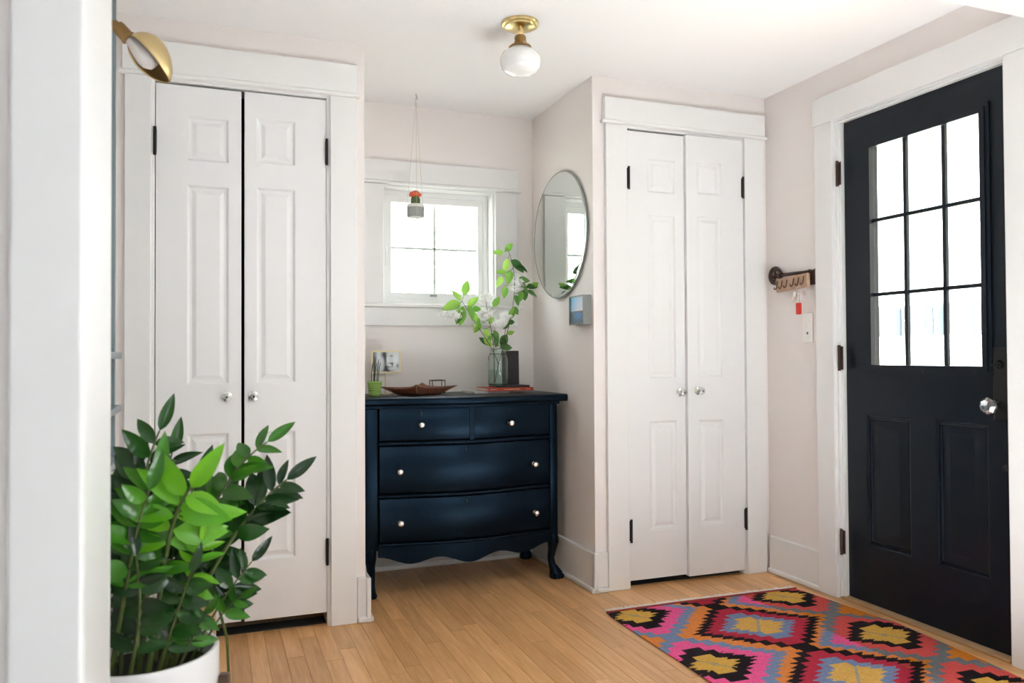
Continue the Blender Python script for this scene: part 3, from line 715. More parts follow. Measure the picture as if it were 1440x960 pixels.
branch('tall branch rising right past the window, green oval leaves', [(1.285, 3.62, JZ), (1.325, 3.64, 1.10), (1.40, 3.64, 1.22), (tm[0]+.015, 3.62, tm[1]), (jp(722, 370)[0], 3.61, jp(722, 370)[1]), (t0[0], 3.60, t0[1])],
       [LV(706, 354, .8, .7, .8, 0), LV(704, 356, -1, -.05, .75, 0), LV(711, 364, -.15, -1, .9, 0), LV(716, 366, .7, -.5, 1.25, 2), LV(724, 372, 1, -.45, .95, 2), LV(716, 380, -.25, -1, .95, 0), LV(703, 388, -.3, -1, .8, 0), LV(710, 384, -1, .15, .7, 0), LV(727, 394, .9, .1, 1.0, 2), LV(729, 396, .9, -.8, 1.0, 2), LV(740, 404, .9, .2, .95, 2, -.01), LV(742, 408, .95, -.35, .9, 2), LV(738, 405, .2, -1, .9, 2), LV(748, 404, .9, .6, .7, 0), LV(709, 402, -.1, -1, .8, 0), LV(724, 414, .4, -1, .8, 2), LV(735, 408, -.3, -1, .8, 0), LV(722, 430, .5, -.8, .7, 2), LV(720, 440, -.7, -.7, .7, 2), LV(715, 452, .9, .1, .6, 2)],
       [BS(728, 398, .04, .06)])
t1 = jp(682, 440)
branch('short middle branch with white blossom cluster above the jar', [(1.30, 3.67, JZ), (1.30, 3.65, 1.10), (1.27, 3.63, 1.18), (t1[0], 3.62, t1[1])],
       [LV(688, 470, -.3, -1, .9, 1), LV(684, 455, .5, .7, .7, 0), LV(672, 455, -.6, -.8, .7, 0), LV(668, 452, -.2, -1, .8, 0), LV(690, 432, .5, .9, .8, 0), LV(694, 464, .1, -1, .95, 2), LV(676, 462, .6, -.7, .8, 0), LV(686, 484, -.5, .4, .8, 2), LV(696, 488, .2, .9, .9, 2), LV(706, 486, .5, 1, .9, 2), LV(700, 489, 1, .15, 1.1, 2, -.03), LV(690, 486, -.7, .6, .7, 0)],
       [BS(680, 443, .045, .04), BS(678, 420, .05, .035), BS(672, 440, .02, .03)])
t2 = jp(712, 452)
branch('short right branch with white blossom and dark leaves', [(1.33, 3.63, JZ), (1.325, 3.64, 1.10), (1.345, 3.63, 1.17), (t2[0], 3.62, t2[1])],
       [LV(706, 462, .7, .7, .6, 2), LV(712, 455, 1, .3, .6, 2), LV(709, 470, -.3, -1, .8, 2), LV(704, 474, .4, -1, .9, 2), LV(700, 480, -.6, .7, .8, 2), LV(716, 448, .3, 1, .8, 0), LV(712, 470, .9, .4, .6, 0)],
       [BS(702, 454, .04, .03), BS(709, 446, .03, .03)])

# leather tray with pinched corners
t = thing('leather_tray', (.905, 3.62, ZT), 'brown leather catch-all tray with laced corners', 'tray')
mb = MB(); n = 24; g = {}
TC = Vector((.912, 3.625, ZT))
def traypt(u, v):
    e = max(abs(u), abs(v)); rim = max(0, (e-.60)/.40)
    c = (abs(u)*abs(v))**3                               # 1 at the pinched corners
    front = max(0, min(1, abs(u-v)/2))
    z = .038*rim**1.1*(.85+.45*c*(.30+.70*front))+.003
    k = 1+.10*c-.05*(1-c)*rim
    return TC+Vector(((u+v)/2*.166*k+.040*(v-u)/2, (v-u)/2*.100*k, z))
for i in range(n+1):
    for j in range(n+1): g[i, j] = mb.bm.verts.new(traypt(-1+2*i/n, -1+2*j/n))
for i in range(n):
    for j in range(n): mb.bm.faces.new((g[i, j], g[i+1, j], g[i+1, j+1], g[i, j+1]))
tray = mb.obj('tray_body', LEATHER, t, 60)
sm = tray.modifiers.new('thickness', 'SOLIDIFY'); sm.thickness = .004; sm.offset = 0
for su, sv in ((1, 1), (1, -1), (-1, 1), (-1, -1)):
    P = [traypt(su*q, sv*q) for q in (1.0, .93, .86, .79, .72)]
    o_ = Vector((P[0].x-TC.x, P[0].y-TC.y, 0)).normalized()*.003
    MB().tube([p+o_ for p in P], .0022, 6).obj('corner_lace', LACE, t, 50)
# small wire stand behind tray
t = thing('wire_stand', (1.007, 3.76, ZT), 'small dark wire cube stand behind the leather tray', 'stand')
mb = MB(); a, b, c, d = 1.005, 1.068, 3.735, 3.79; zt = ZT+.062
for q, r in ((a, c), (b, c), (a, d), (b, d)): mb.tube([(q, r, ZT), (q, r, zt)], .002, 6)
mb.obj('wire_legs', BRONZE, t)
mb = MB(); mb.tube([(a, c, zt), (b, c, zt), (b, d, zt), (a, d, zt), (a, c, zt)], .0024, 6); mb.obj('wire_top', BRONZE, t)
MB().tube([(a, c, ZT+.003), (b, c, ZT+.003), (b, d, ZT+.003), (a, d, ZT+.003), (a, c, ZT+.003)], .002, 6).obj('wire_base', BRONZE, t)
# lime pot with thin stalks
px_, py_ = .700, 3.615
t = thing('small_potted_plant', (px_, py_, ZT), 'small lime green ribbed pot with thin dark stalks', 'plant')
prof = [(0, 0), (.024, 0)]
for k in range(6): prof += [(.026+k*.0012, .003+k*.0105), (.0278+k*.0012, .008+k*.0105), (.026+k*.0012, .0115+k*.0105)]
prof += [(.033, .066), (.030, .068), (.029, .058), (0, .058)]
MB().lathe(prof, 32, T(px_, py_, ZT)).obj('pot', LIME, t, 40)
MB().lathe([(0, .0585), (.0285, .0585), (0, .062)], 20, T(px_, py_, ZT)).obj('soil', SOIL, t)
for k, (dx, h) in enumerate(((-.014, .16), (-.004, .18), (0, .15), (.010, .17), (.016, .155))):
    MB().tube(bez([(px_+dx, py_, ZT+.06), (px_+dx*1.1, py_, ZT+.12), (px_+dx*1.1+.012, py_+.01, ZT+h)], 6), [.0022]*6+[.0008], 6).obj('stalk', mat('dark_stalk', (.03, .05, .025), .5) if k == 0 else bpy.data.materials['dark_stalk'], t)
# photo on a stand
t = thing('photo_stand', (.772, 3.72, ZT), 'black and white portrait photo in a cream frame on a thin stand', 'picture')
fx0, fx1, fz0, fz1, fy = .706, .846, .968, 1.073, 3.72
mb = MB(); slab(mb, fY(fy), fx0, fx1, fz0, fz1, 0, .008, [(fx0+.006, fx1-.006, fz0+.006, fz1-.006)]); mb.obj('frame', CREAM, t)
def picture(name, f, u0, u1, v0, v1, d, nu, nv, colf, parent, thick=.003):
    vs, fs, cols = [], [], []
    for j in range(nv+1):
        for i in range(nu+1): vs.append(f(u0+(u1-u0)*i/nu, v0+(v1-v0)*j/nv, d))
    for j in range(nv):
        for i in range(nu):
            fs.append((j*(nu+1)+i, j*(nu+1)+i+1, (j+1)*(nu+1)+i+1, (j+1)*(nu+1)+i)); cols += [*colf((i+.5)/nu, (j+.5)/nv), 1]
    me = bpy.data.meshes.new(name); me.from_pydata([tuple(v) for v in vs], [], fs); me.materials.append(PRINT)
    at = me.attributes.new('print', 'FLOAT_COLOR', 'FACE'); at.data.foreach_set('color', cols)
    return link(name, me, parent)
def face_photo(u, v):
    g = lambda cx, cy, sx, sy: math.exp(-((u-cx)/sx)**2-((v-cy)/sy)**2)
    L = .62
    L -= .55*g(.05, .5, .13, .9)            # dark foliage at the left
    L += .18*g(.20, .6, .08, .5)
    L -= .62*g(.42, .88, .11, .20)          # shaded eye and brow
    L -= .55*g(.47, .55, .06, .28)          # shade beside the nose
    L += .22*g(.55, .62, .05, .25)
    L -= .45*g(.70, .80, .06, .05)          # eye
    L -= .45*g(.69, .42, .09, .05)          # nostril / cheek line
    L -= .50*g(.73, .34, .03, .10)
    L += .25*g(.62, .33, .07, .04)          # teeth
    L -= .30*g(.62, .25, .10, .035)
    L -= .6*g(.50, .15, .10, .20)
    L -= .5*g(.55, .0, .25, .10)
    L -= .45*g(.93, .30, .05, .12)          # ear shade
    L += .15*g(.85, .6, .1, .3)
    L = min(.78, max(.015, L)); return (L*.96, L, L*1.02)
picture('print', fY(fy), fx0+.006, fx1-.006, fz0+.006, fz1-.006, .004, 56, 40, face_photo, t)
MB().box(fx0+.004, fx1-.004, fy+.005, fy+.008, fz0+.004, fz1-.004).obj('backing', CREAM, t)
MB().tube([(.772, fy+.006, ZT+.002), (.772, fy+.006, fz0+.01)], .0025, 8).obj('rod', GOLDW, t)
MB().lathe([(0, 0), (.026, 0), (.026, .003), (.004, .005), (0, .005)], 24, T(.772, fy+.006, ZT)).obj('base', GOLDW, t, 40)

# ================================================================ WALL THINGS
t = thing('round_mirror', (xA, 3.505, 1.63), 'frameless round mirror on the alcove side wall', 'mirror')
M = T(xA-.012, 3.508, 1.630) @ Ry(-PI/2)
MB().lathe([(0, -.012), (.306, -.012), (.309, -.008), (.309, -.001), (.306, .002), (.303, .002), (.303, 0)], 96, M, caps=False).obj('rim', MIRE, t, 40)
MB().lathe([(0, .0035), (.291, .0035), (.305, .0005)], 96, M, caps=False).obj('glass', MIRROR, t, 1)
t = thing('small_painting', (xA, 3.29, 1.26), 'tiny blue seascape in a deep grey frame below the mirror', 'picture')
f2 = fX(xA-.042); pa, pb, pc, pd = 3.178, 3.330, 1.185, 1.318
mb = MB(); slab(mb, f2, pa, pb, pc, pd, 0, .040, [(pa+.006, pb-.006, pc+.006, pd-.006)]); mb.obj('frame', GREYF, t)
def sea(u, v):
    n_ = math.sin(u*23+v*9)*math.sin(v*31-u*7)
    if v > .47:
        s = (v-.47)/.53
        c = (.52+.25*math.sin(u*3+1)-.28*s, .68+.06*math.sin(u*5)-.08*s, .86)
        return tuple(max(0, k+.05*n_) for k in c)
    if v > .42: return (.20, .20, .19)
    k = math.exp(-((u-.45)/.3)**2-((v-.3)/.16)**2)
    return (.10+.06*n_, .16+.10*k+.04*n_, .17+.42*k)
picture('canvas', f2, pa+.006, pb-.006, pc+.006, pd-.006, .006, 44, 40, sea, t)

# ceiling lamp
lx, ly = 1.083, 2.745
t = thing('ceiling_lamp', (lx, ly, zC), 'brass flush ceiling lamp with a white schoolhouse globe', 'lamp')
MB().lathe([(0, 0), (.070, 0), (.071, -.006), (.068, -.012), (.060, -.013), (.057, -.019), (.036, -.024), (.012, -.026), (.010, -.030), (.009, -.052), (0, -.052)], 48, T(lx, ly, zC)).obj('canopy', BRASSP, t, 35)
MB().lathe([(0, -.050), (.019, -.050), (.022, -.056), (.021, -.068), (.023, -.076), (.030, -.084), (.041, -.090), (.043, -.096), (.041, -.098), (0, -.098)], 40, T(lx, ly, zC)).obj('fitter', BRASSD, t, 35)
for k in range(3):
    a = k*2*PI/3+.5; MB().sphere((lx+.040*math.cos(a), ly+.040*math.sin(a), zC-.088), .005, 8).obj('thumb_screw', BRASS, t, 40)
MB().lathe([(.036, -.092), (.039, -.100), (.052, -.106), (.068, -.118), (.0765, -.136), (.0765, -.150), (.071, -.172), (.058, -.186), (.034, -.196), (.012, -.201), (0, -.202)], 48, T(lx, ly, zC), caps=False).obj('globe', OPAL, t, 35)

# hanging cactus
cx, cy, cz = .908, 3.669, 1.706
t = thing('hanging_cactus', (cx, cy, zC), 'tiny coral topped cactus in a grey pot hung by cords before the window', 'plant')
MB().tube([(cx+.004, cy, zC), (cx+.004, cy, zC-.01), (cx+.010, cy, zC-.018), (cx+.008, cy, zC-.026), (cx, cy, zC-.022)], .0014, 6).obj('ceiling_hook', BRONZE, t)
MB().lathe([(0, 0), (.039, 0), (.041, .004), (.0415, .046), (.037, .046), (.036, .040), (0, .040)], 32, T(cx, cy, cz)).obj('pot', CONC, t, 40)
MB().lathe([(.0419, .046), (.0419, .058), (.034, .062), (.033, .050)], 32, T(cx, cy, cz), caps=False).obj('pot_rim', CONCW, t, 40)
mb = MB(); k = 8; 
prof = [(0, .050), (.018, .052), (.022, .070), (.022, .088), (.016, .100), (0, .104)]
mb.lathe(prof, 16, T(cx, cy, cz))
for i, v in enumerate(mb.bm.verts):
    a = math.atan2(v.co.y-cy, v.co.x-cx); s = 1-.10*(round(a/(2*PI/16)) % 2); v.co.x = cx+(v.co.x-cx)*s; v.co.y = cy+(v.co.y-cy)*s
mb.obj('cactus', CACT, t, 60)
mb = MB()
for j in range(9):
    a = j*2*PI/9; r = .020 if j else 0; mb.sphere((cx+r*math.cos(a), cy+r*math.sin(a)*.8, cz+.106+(.004 if j % 2 else 0)), .0125, 8, (1, 1, .8))
mb.sphere((cx, cy, cz+.116), .017, 10, (1.1, 1, .7))
mb.obj('cactus_crown', CACR, t, 60)
for j in range(3):
    a = j*2*PI/3+.4; MB().tube([(cx+.0425*math.cos(a), cy+.0425*math.sin(a), cz+.010), (cx+.0435*math.cos(a), cy+.0435*math.sin(a), cz+.060), (cx+.003, cy, zC-.022)], .0008, 5).obj('cord', CORD, t)

# key rack
t = thing('key_rack', (xR, 2.95, 1.42), 'big decorative iron key carrying a small six-hook wooden board', 'rack')
ky, kz_ = 3.082, 1.421
mb = MB()
mb.tube([(xR-.012, ky+.038*math.cos(a), kz_+.038*math.sin(a)) for a in [i*2*PI/32 for i in range(33)]], .0075, 8)
for k in range(4):
    a0_ = PI/4+k*PI/2; c_ = (ky+.0185*math.cos(a0_), kz_+.0185*math.sin(a0_))
    mb.tube([(xR-.012, c_[0]+.013*math.cos(a), c_[1]+.013*math.sin(a)) for a in [i*2*PI/14 for i in range(15)]], .0042, 6)
mb.sphere((xR-.013, ky, kz_), .010, 10)
mb.box(xR-.006, xR, ky-.036, ky+.036, kz_-.010, kz_+.010, .002, 1)
mb.obj('key_bow', BRONZE, t, 50)
MB().tube([(xR-.013, 3.048, 1.421), (xR-.013, 2.812, 1.4175)], .0078, 12).lathe([(.0125, 0), (.0135, .005), (.0125, .010)], 14, T(xR-.013, 3.045, 1.421) @ Rx(PI/2)).lathe([(.010, 0), (.011, .004), (.010, .008)], 14, T(xR-.013, 2.852, 1.418) @ Rx(PI/2)).obj('key_shaft', BRONZE, t, 40)
MB().box(xR-.018, xR-.008, 2.808, 2.842, 1.357, 1.420, .002, 1).box(xR-.019, xR-.007, 2.806, 2.814, 1.357, 1.428, .002, 1).box(xR-.022, xR-.006, 2.822, 2.832, 1.366, 1.376, .002, 1).obj('key_bit', BRONZE, t)
Mb = T(xR-.031, 2.939, 1.373) @ Rx(-.055)
bd = MB().box(-.009, .007, -.106, .106, -.031, .033, .004, 2, Mb).obj('board', PINE, t)
for k in range(6):
    yy = -.085+k*.033+(.012 if k > 2 else 0)
    P = [(-.009, yy, .020), (-.014, yy, .012), (-.014, yy, -.012), (-.020, yy, -.024), (-.030, yy, -.022), (-.032, yy, -.008)]
    MB().tube([Mb @ Vector(p) for p in bez(P, 10)], .0026, 6).obj('hook', BRONZE, t, 50)
t = thing('key_ring', (xR-.06, 2.880, 1.34), 'bunch of keys with a red fob on the rack hooks', 'keys')
cy_, cz_ = 2.872, 1.338
MB().tube([(xR-.058+.004*math.sin(a), cy_+.014*math.cos(a), cz_+.014*math.sin(a)) for a in [i*PI/10 for i in range(21)]], .0011, 6).obj('ring', CHROME, t, 50)
for k, (dy, a) in enumerate(((.012, .25), (.002, -.1), (-.010, -.35), (.018, .5))):
    M = T(xR-.056-.003*k, cy_+dy*.6, cz_-.012) @ Rx(a)
    MB().box(-.001, .001, -.009, .009, -.018, .001, .0008, 1, M).box(-.001, .001, -.0035, .0035, -.045, -.016, .0005, 1, M).obj('key', CHROME, t)
MB().tube([(xR-.060, cy_-.004, cz_-.014), (xR-.060, cy_-.006, cz_-.060)], .0018, 6).obj('chain', CHROME, t)
MB().box(xR-.068, xR-.052, cy_-.018, cy_+.008, cz_-.112, cz_-.060, .005, 3).obj('red_fob', REDP, t)
# light switch
t = thing('light_switch', (xR, 2.875, 1.165), 'white double light switch plate below the key rack', 'switch')
MB().box(xR-.006, xR, 2.843, 2.907, 1.100, 1.232, .003, 3).obj('plate', SWITCH, t)
MB().box(xR-.010, xR-.005, 2.870, 2.880, 1.172, 1.192, .002, 2).obj('toggle', SWITCH, t)
MB().lathe([(0, 0), (.006, 0), (.005, .002), (0, .0025)], 12, T(xR-.006, 2.875, 1.142) @ Ry(-PI/2)).obj('jack', GREYF, t)

# ================================================================ LEFT CORNER
# blue-grey ladder shelf rack
t = thing('shelf_rack', (-.33, 2.85, 0), 'narrow blue-grey shelf rack beside the left closet', 'shelf')
for yy in (2.60, 2.93): MB().box(xW+.002, -.279 if yy < 2.7 else -.300, yy, yy+.028, 0, 2.28, .002, 1).obj('upright', BLUEGREY, t)
for z in (.20, .50, .70, .868, 1.045): MB().box(xW+.002, -.284, 2.60, 2.985, z, z+.022, .002, 1).obj('shelf', BLUEGREY, t)
# brass sconce
t = thing('wall_sconce', (xW, 2.40, 2.02), 'brass wall lamp with a half-dome shade at top left', 'lamp')
MB().lathe([(0, 0), (.045, 0), (.043, .008), (.012, .012), (0, .012)], 32, T(xW, 2.42, 2.03) @ Ry(PI/2)).obj('backplate', BRASS, t, 40)
d = Vector((.69, 0, -.72)).normalized()
p0 = Vector((-.245, 2.40, 1.962))
MB().tube(bez([(xW+.010, 2.42, 2.03), (-.32, 2.41, 2.03), (-.28, 2.40, 1.99), p0], 10), .006, 10).obj('arm', BRASSD, t, 50)
def frame_to(p, d): return Matrix.Translation(p) @ d.to_track_quat('Z', 'Y').to_matrix().to_4x4()
Ms = frame_to(p0, d)
MB().lathe([(0, -.008), (.010, -.008), (.012, .002), (.0175, .004), (.019, .012), (.019, .040), (.021, .042), (.021, .048), (.017, .050), (0, .050)], 32, Ms).obj('socket', BRASSD, t, 35)
# half-dome shade: an egg shape cut by a plane along its length, opening to the lower left
mb = MB(); n1, n2 = 20, 24; rows = []
out = Vector((.69, .27, .62)).normalized()             # bulging side
out = (out-d*out.dot(d)).normalized(); side = d.cross(out)
La, Rm = .150, .062
for i in range(n1+1):
    s = i/n1; r = Rm*(math.sin(PI*min(1, s**.75*.98+.02))**.62) if i < n1 else 0.004
    row = []
    for j in range(n2+1):
        a = -PI*.56+PI*1.12*j/n2
        row.append(mb.bm.verts.new(p0+d*(.046+La*s)+out*(r*math.cos(a)*1.0)+side*(r*math.sin(a))))
    rows.append(row)
for a, b in zip(rows, rows[1:]):
    for j in range(n2): mb.bm.faces.new((a[j], a[j+1], b[j+1], b[j]))
sh = mb.obj('shade', BRASS, t, 70)
so = sh.modifiers.new('thickness', 'SOLIDIFY'); so.thickness = .0018
MB().lathe([(.013, .040), (.015, .055), (.024, .085), (.029, .105), (.027, .125), (.016, .140), (0, .144)], 28, Ms, caps=False).obj('bulb', BULB, t, 50)

# tan board leaning by the closet and stick with dark block
t = tag(MB().box(-.030, .016, 2.78, 2.80, 0, .43, .002, 1).obj('tan_board', WOODT), 'tan wooden board standing behind the big plant', 'board')
# woven striped basket behind the plant
t = thing('woven_basket', (-.20, 2.42, 0), 'black and white woven basket behind the leaves at far left', 'basket')
mb = MB()
for k in range(15):
    z = .03+k*.048; mb.tube([(-.215+.080*math.cos(a), 2.43+.085*math.sin(a), z+.012*math.sin(a*9+k)) for a in [i*2*PI/48 for i in range(49)]], .011 if k % 2 else .018, 6)
bk = mb.obj('weave', PAPER, t, 60); bk['kind'] = 'stuff'
MB().lathe([(0, .0), (.072, 0), (.077, .70), (.073, .70), (.069, .02), (0, .02)], 32, T(-.215, 2.43, 0)).obj('body', BLACKBOOK, t, 40)

# ================================================================ ZZ PLANT
PC = Vector((-.150, 2.115, 0)); PR = .170; PZ = .345
t = thing('potted_zz_plant', PC, 'big glossy green plant in a white pot in the left foreground', 'plant')
MB().lathe([(0, .02), (PR-.02, .02), (PR-.004, .035), (PR, .06), (PR, PZ-.006), (PR-.003, PZ), (PR-.010, PZ), (PR-.013, PZ-.006), (PR-.013, PZ-.06), (0, PZ-.06)], 64, T(PC.x, PC.y, 0)).obj('pot', POTW, t, 40)
mb = MB(); mb.lathe([(0, 0), (PR-.015, 0), (PR-.015, .004), (0, .012)], 40, T(PC.x, PC.y, PZ-.058)); mb.obj('soil', SOIL, t, 60)
ZL = {k: [leafmesh('zz_leaf', m_, .094, .044, .26, .12), leafmesh('zz_leaf', m_, .086, .047, .2, .25), leafmesh('zz_leaf', m_, .102, .035, .4, .18)] for k, m_ in (('d', LEAFD), ('m', LEAFM), ('l', LEAFL))}
rz = random.Random(5)
def zz(ctrl, kind, n, s0=.35, size=1.0, spread=1.0, up=0.55, r=.0055, roll=0.0, tip=True):
    pts = bez(ctrl, 24)
    st = MB().tube(pts, [r*(1-.62*i/24) for i in range(25)], 8).obj('stem', STEM, t, 50)
    for i in range(n):
        s = s0+(1-s0)*i/n; k = min(23, int(s*24)); p = pts[k].lerp(pts[k+1], s*24-k); d = (pts[k+1]-pts[k]).normalized()
        sd = d.cross(Vector((0, 1, 0)));
        if sd.length < .2: sd = d.cross(Vector((1, 0, 0)))
        sd.normalize(); nn = sd.cross(d)
        a = roll+rz.uniform(-.25, .25)
        sd2 = (math.cos(a)*sd+math.sin(a)*nn)
        for sg in (-1, 1):
            dd = (sd2*sg*spread+d*(up+rz.uniform(-.25, .35))+nn*rz.uniform(-.45, .45))
            nrm = d*(-.4)+nn*rz.uniform(-1.2, -.3)+Vector((rz.uniform(-.5, .5), -.3, rz.uniform(.4, 1.2)))
            sc = size*(.72+.45*math.sin(PI*min(1, .25+.65*(i+1)/n)))*rz.uniform(.9, 1.1)
            place_leaf(ZL[kind][rz.randrange(3)], p, dd, nrm, st, sc)
    if tip: place_leaf(ZL[kind][2], pts[-1], (pts[-1]-pts[-3]), Vector((.3, -1, .5)), st, size)
    return st
def PP(px, py, y=2.13):
    """pixel of the photograph to a point on the depth plane of the plant"""
    k = y/2.15
    return ((-.158+(px-197)*.001925)*k, y, EYE+((.308-.345*(935-py)/-345*1.0)-EYE+.0)*k if False else EYE+(((924-py)*.001775+.325)-EYE)*k)
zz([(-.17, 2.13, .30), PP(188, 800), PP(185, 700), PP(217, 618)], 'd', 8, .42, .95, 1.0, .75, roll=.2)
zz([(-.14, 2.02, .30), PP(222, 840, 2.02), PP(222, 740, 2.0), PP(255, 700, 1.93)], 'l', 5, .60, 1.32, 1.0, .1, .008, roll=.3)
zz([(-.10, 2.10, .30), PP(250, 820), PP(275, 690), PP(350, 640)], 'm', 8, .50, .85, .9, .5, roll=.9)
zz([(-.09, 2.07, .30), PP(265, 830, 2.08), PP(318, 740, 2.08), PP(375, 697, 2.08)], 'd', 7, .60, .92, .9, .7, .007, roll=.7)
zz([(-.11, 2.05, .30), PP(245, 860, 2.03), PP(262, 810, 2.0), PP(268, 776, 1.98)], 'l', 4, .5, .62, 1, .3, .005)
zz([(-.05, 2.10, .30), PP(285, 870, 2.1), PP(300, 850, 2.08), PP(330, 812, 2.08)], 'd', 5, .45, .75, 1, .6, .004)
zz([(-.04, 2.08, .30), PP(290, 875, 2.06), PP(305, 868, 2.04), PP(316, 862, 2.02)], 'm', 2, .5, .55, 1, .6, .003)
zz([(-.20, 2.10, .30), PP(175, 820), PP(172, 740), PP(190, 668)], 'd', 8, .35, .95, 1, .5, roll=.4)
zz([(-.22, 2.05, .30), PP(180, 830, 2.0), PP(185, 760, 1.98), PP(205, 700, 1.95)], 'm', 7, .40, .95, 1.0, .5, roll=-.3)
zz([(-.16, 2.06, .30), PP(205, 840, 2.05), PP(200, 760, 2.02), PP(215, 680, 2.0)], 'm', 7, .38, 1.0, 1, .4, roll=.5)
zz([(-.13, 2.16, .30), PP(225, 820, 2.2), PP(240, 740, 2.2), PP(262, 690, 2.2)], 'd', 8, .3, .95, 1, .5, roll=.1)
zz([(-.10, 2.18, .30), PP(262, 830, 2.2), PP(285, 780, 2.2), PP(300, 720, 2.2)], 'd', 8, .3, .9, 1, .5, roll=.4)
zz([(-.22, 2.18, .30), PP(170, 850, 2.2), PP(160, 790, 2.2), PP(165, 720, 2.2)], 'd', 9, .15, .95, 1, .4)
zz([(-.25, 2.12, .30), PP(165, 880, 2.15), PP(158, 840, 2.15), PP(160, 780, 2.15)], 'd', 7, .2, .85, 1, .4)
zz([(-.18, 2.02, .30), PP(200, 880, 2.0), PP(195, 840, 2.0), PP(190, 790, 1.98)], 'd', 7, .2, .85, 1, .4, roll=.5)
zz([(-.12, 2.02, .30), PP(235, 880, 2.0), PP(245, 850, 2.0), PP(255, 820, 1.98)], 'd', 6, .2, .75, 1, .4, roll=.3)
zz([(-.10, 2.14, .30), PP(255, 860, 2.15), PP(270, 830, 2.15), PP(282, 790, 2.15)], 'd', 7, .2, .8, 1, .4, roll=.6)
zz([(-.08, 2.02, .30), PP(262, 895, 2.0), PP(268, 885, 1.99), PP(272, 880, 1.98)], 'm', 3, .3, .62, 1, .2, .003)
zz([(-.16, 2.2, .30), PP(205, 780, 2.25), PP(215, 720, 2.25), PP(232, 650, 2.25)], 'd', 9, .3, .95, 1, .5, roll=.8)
# pale watering bulb in the pot
t2 = thing('watering_bulb', (-.235, 2.06, .30), 'pale blue plastic watering bulb in the pot soil', 'bulb')
MB().sphere((-.262, 2.05, .372), .032, 20, (1, 1, 1.1)).obj('bulb', BLUEGL, t2, 60)
MB().tube([(-.252, 2.05, .345), (-.240, 2.06, .29)], .006, 10).obj('spout', BLUEGL, t2, 60)
# wooden plant stand round the pot
t3 = thing('plant_stand', (PC.x, PC.y, 0), 'dark walnut stand holding the white pot', 'stand')
for k, a in enumerate((-.20, PI/2-.20, PI-.20, 3*PI/2-.20)):
    M = T(PC.x, PC.y, 0) @ Rz(a)
    MB().box(PR+.003, PR+.027, -.012, .012, 0, .275, .002, 1, M).obj('leg', WOODD, t3)
MB().box(-PR-.01, PR+.01, -.012, .012, .0, .020, .002, 1, T(PC.x, PC.y, 0) @ Rz(-.2)).obj('crossbar', WOODD, t3)
MB().box(-.012, .012, -PR-.01, PR+.01, .0, .0198, .002, 1, T(PC.x, PC.y, 0) @ Rz(-.2)).obj('crossbar', WOODD, t3)
tag(MB().tube([(.055, 2.30, 0), (.040, 2.26, .30), (.018, 2.22, .40), (.010, 2.2, .46)], .0038, 8).obj('green_stick', STEM, None, 50), 'thin olive green stick beside the white pot', 'stick')

# ================================================================ RUG
rg = thing('kilim_rug', (1.97, 2.35, 0), 'multicoloured diamond kilim rug before the entry door', 'rug')
RX0, RX1, RY0, RY1 = 1.505, 2.430, 1.80, 2.872
YEL = (.62, .36, .07); BLU = (.17, .23, .38); RED = (.42, .025, .05); BLK = (.012, .007, .010); ORA = (.68, .22, .05); PNK = (.78, .10, .28); GRY = (.15, .16, .18); COR = (.60, .08, .07)
A_ = [(1.958, 2.530), (1.965, 2.030), (1.96, 1.53), (1.95, 3.03)]
B_ = [(1.595, 2.800), (1.595, 2.270), (1.60, 1.76), (2.300, 2.800), (2.300, 2.285), (2.305, 1.79)]
def tri(a): a = a % 1; return abs(a*2-1)
def rugcol(x, y):
    q = .0125; ys_ = math.floor(y/q)*q+q/2                  # weft rows
    ser = .030*(tri(y/.026)-.5)
    def dist(c, ax=1.0):
        dx, dy = abs(x-c[0]), abs(y-c[1])
        st_ = math.floor(dx/.036)*.036+.018
        side = dx > dy*1.0
        d1 = st_+dy                                       # stepped edges at top and bottom
        d2 = dx+ser+dy                                    # serrated flanks
        return d1*.9 if not side else d2*.93
    dA = min(dist(c) for c in A_); dB = min(dist(c) for c in B_)
    right = x > 2.15
    n = rr.uniform(.88, 1.10)
    if dB < .262:
        k = .085 if not right else .095
        if dB < k:
            # small grey motif in the middle
            c = min(B_, key=lambda c: abs(x-c[0])+abs(y-c[1])); 
            if abs((x-c[0])+(y-c[1])*.8) < .006 and abs(x-c[0]) < .045: c_ = (.38, .30, .16)
            elif (x-c[0])**2+(y-c[1])**2 < .010**2*2: c_ = (.38, .30, .16)
            else: c_ = YEL
        elif dB < .148: c_ = BLK
        elif dB < .212: c_ = COR if right else PNK
        else: c_ = GRY if right else BLU
    elif dA < .250:
        c = min(A_, key=lambda c: abs(x-c[0])+abs(y-c[1]))
        if dA < .100:
            c_ = (.36, .32, .25) if (abs((x-c[0])-(y-c[1])*.7) < .006 and abs(x-c[0]) < .05) else (YEL[0]*1.05, YEL[1]*1.05, YEL[2]*1.3)
        elif dA < .148: c_ = BLU
        elif dA < .205: c_ = RED if not right else (.40, .05, .04)
        else: c_ = BLK
    else: c_ = ORA if x < 2.2 else (.55, .17, .015)
    return tuple(v*n for v in c_)
rr = random.Random(2)
nx, ny = 185, 268
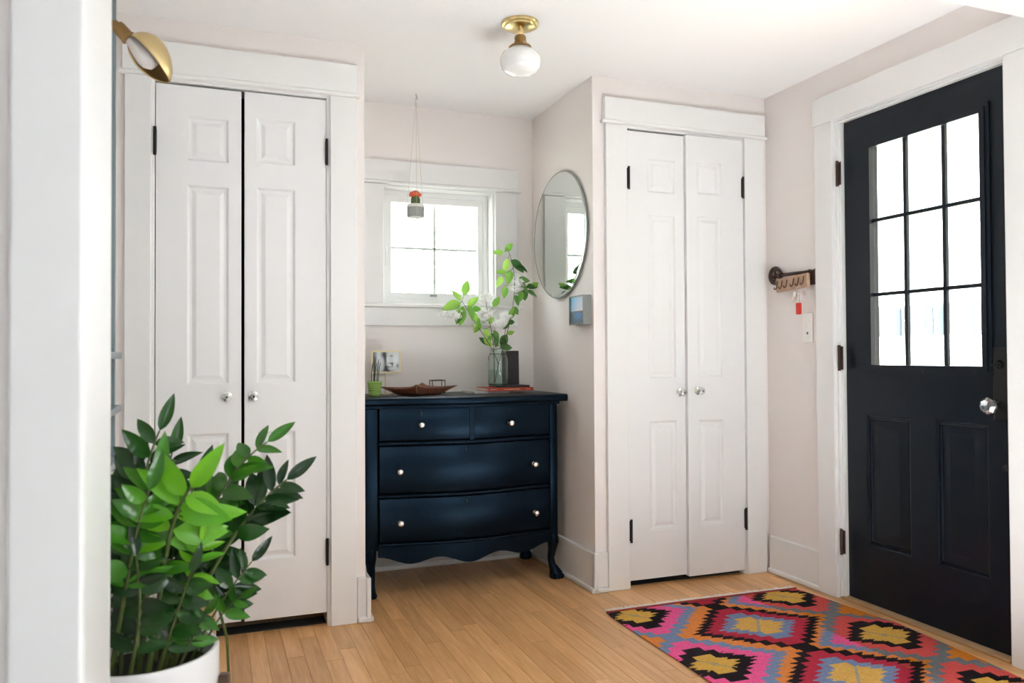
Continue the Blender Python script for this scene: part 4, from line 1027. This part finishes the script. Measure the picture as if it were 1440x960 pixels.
def rz_(x, y):
    z = .0045+.012*math.exp(-((x-2.42)/.055)**2-((y-2.37)/.05)**2)+.004*math.exp(-((x-2.43)/.04)**2-((y-2.06)/.09)**2)
    z += .0014*math.sin(x*17+y*5)*math.sin(y*11)+.0014
    return z
def redge(u, v):
    """rug outline is not quite straight"""
    x0 = RX0+.008*math.sin(v*5)-.05*(1-v)*.7; x1 = RX1+.050*math.sin(PI*min(1, max(0, (1-v)*1.0)))**1.2*.9
    return x0+(x1-x0)*u
vs = []; fs = []; cols = []
for j in range(ny+1):
    v = j/ny; y = RY0+(RY1-RY0)*v
    for i in range(nx+1):
        u = i/nx; x = redge(u, v); vs.append((x, y+.006*math.sin(u*4)-.013*u, rz_(x, y)))
for j in range(ny):
    for i in range(nx):
        fs.append((j*(nx+1)+i, j*(nx+1)+i+1, (j+1)*(nx+1)+i+1, (j+1)*(nx+1)+i))
        xx = RX0+(RX1-RX0)*(i+.5)/nx; yy = RY0+(RY1-RY0)*(j+.5)/ny
        cols += [*rugcol(xx, yy), 1]
me = bpy.data.meshes.new('weave'); me.from_pydata(vs, [], fs); me.materials.append(KILIM)
at = me.attributes.new('print', 'FLOAT_COLOR', 'FACE'); at.data.foreach_set('color', cols)
wv = link('weave', me, rg); so = wv.modifiers.new('thickness', 'SOLIDIFY'); so.thickness = .0035; so.offset = -1
for v0, s in ((1, 1), (0, -1)):
    mb = MB(); pts = []
    for i in range(60):
        u = i/59; x = redge(u, v0); y = (RY1 if v0 else RY0)+.006*math.sin(u*4)-.013*u
        pts.append((x, y+s*.004, rz_(x, y)+.001))
    mb.tube(pts, .0055, 6); mb.obj('end_band', BANDR, rg, 60)
    mb = MB(); rf = random.Random(4+v0)
    for i in range(430):
        u = (i+rf.random())/430; x = redge(u, v0); y = (RY1 if v0 else RY0)+.006*math.sin(u*4)-.013*u+s*.008
        l = rf.uniform(.018, .042); dx = rf.uniform(-.014, .014)
        mb.tube([(x, y, .007), (x+dx*.4, y+s*l*.5, rf.uniform(.004, .011)), (x+dx, y+s*l, rf.uniform(.001, .008))], .0014, 4)
    mb.obj('fringe', TAPE, rg)['kind'] = 'stuff'
print('planks', len(fl.children))
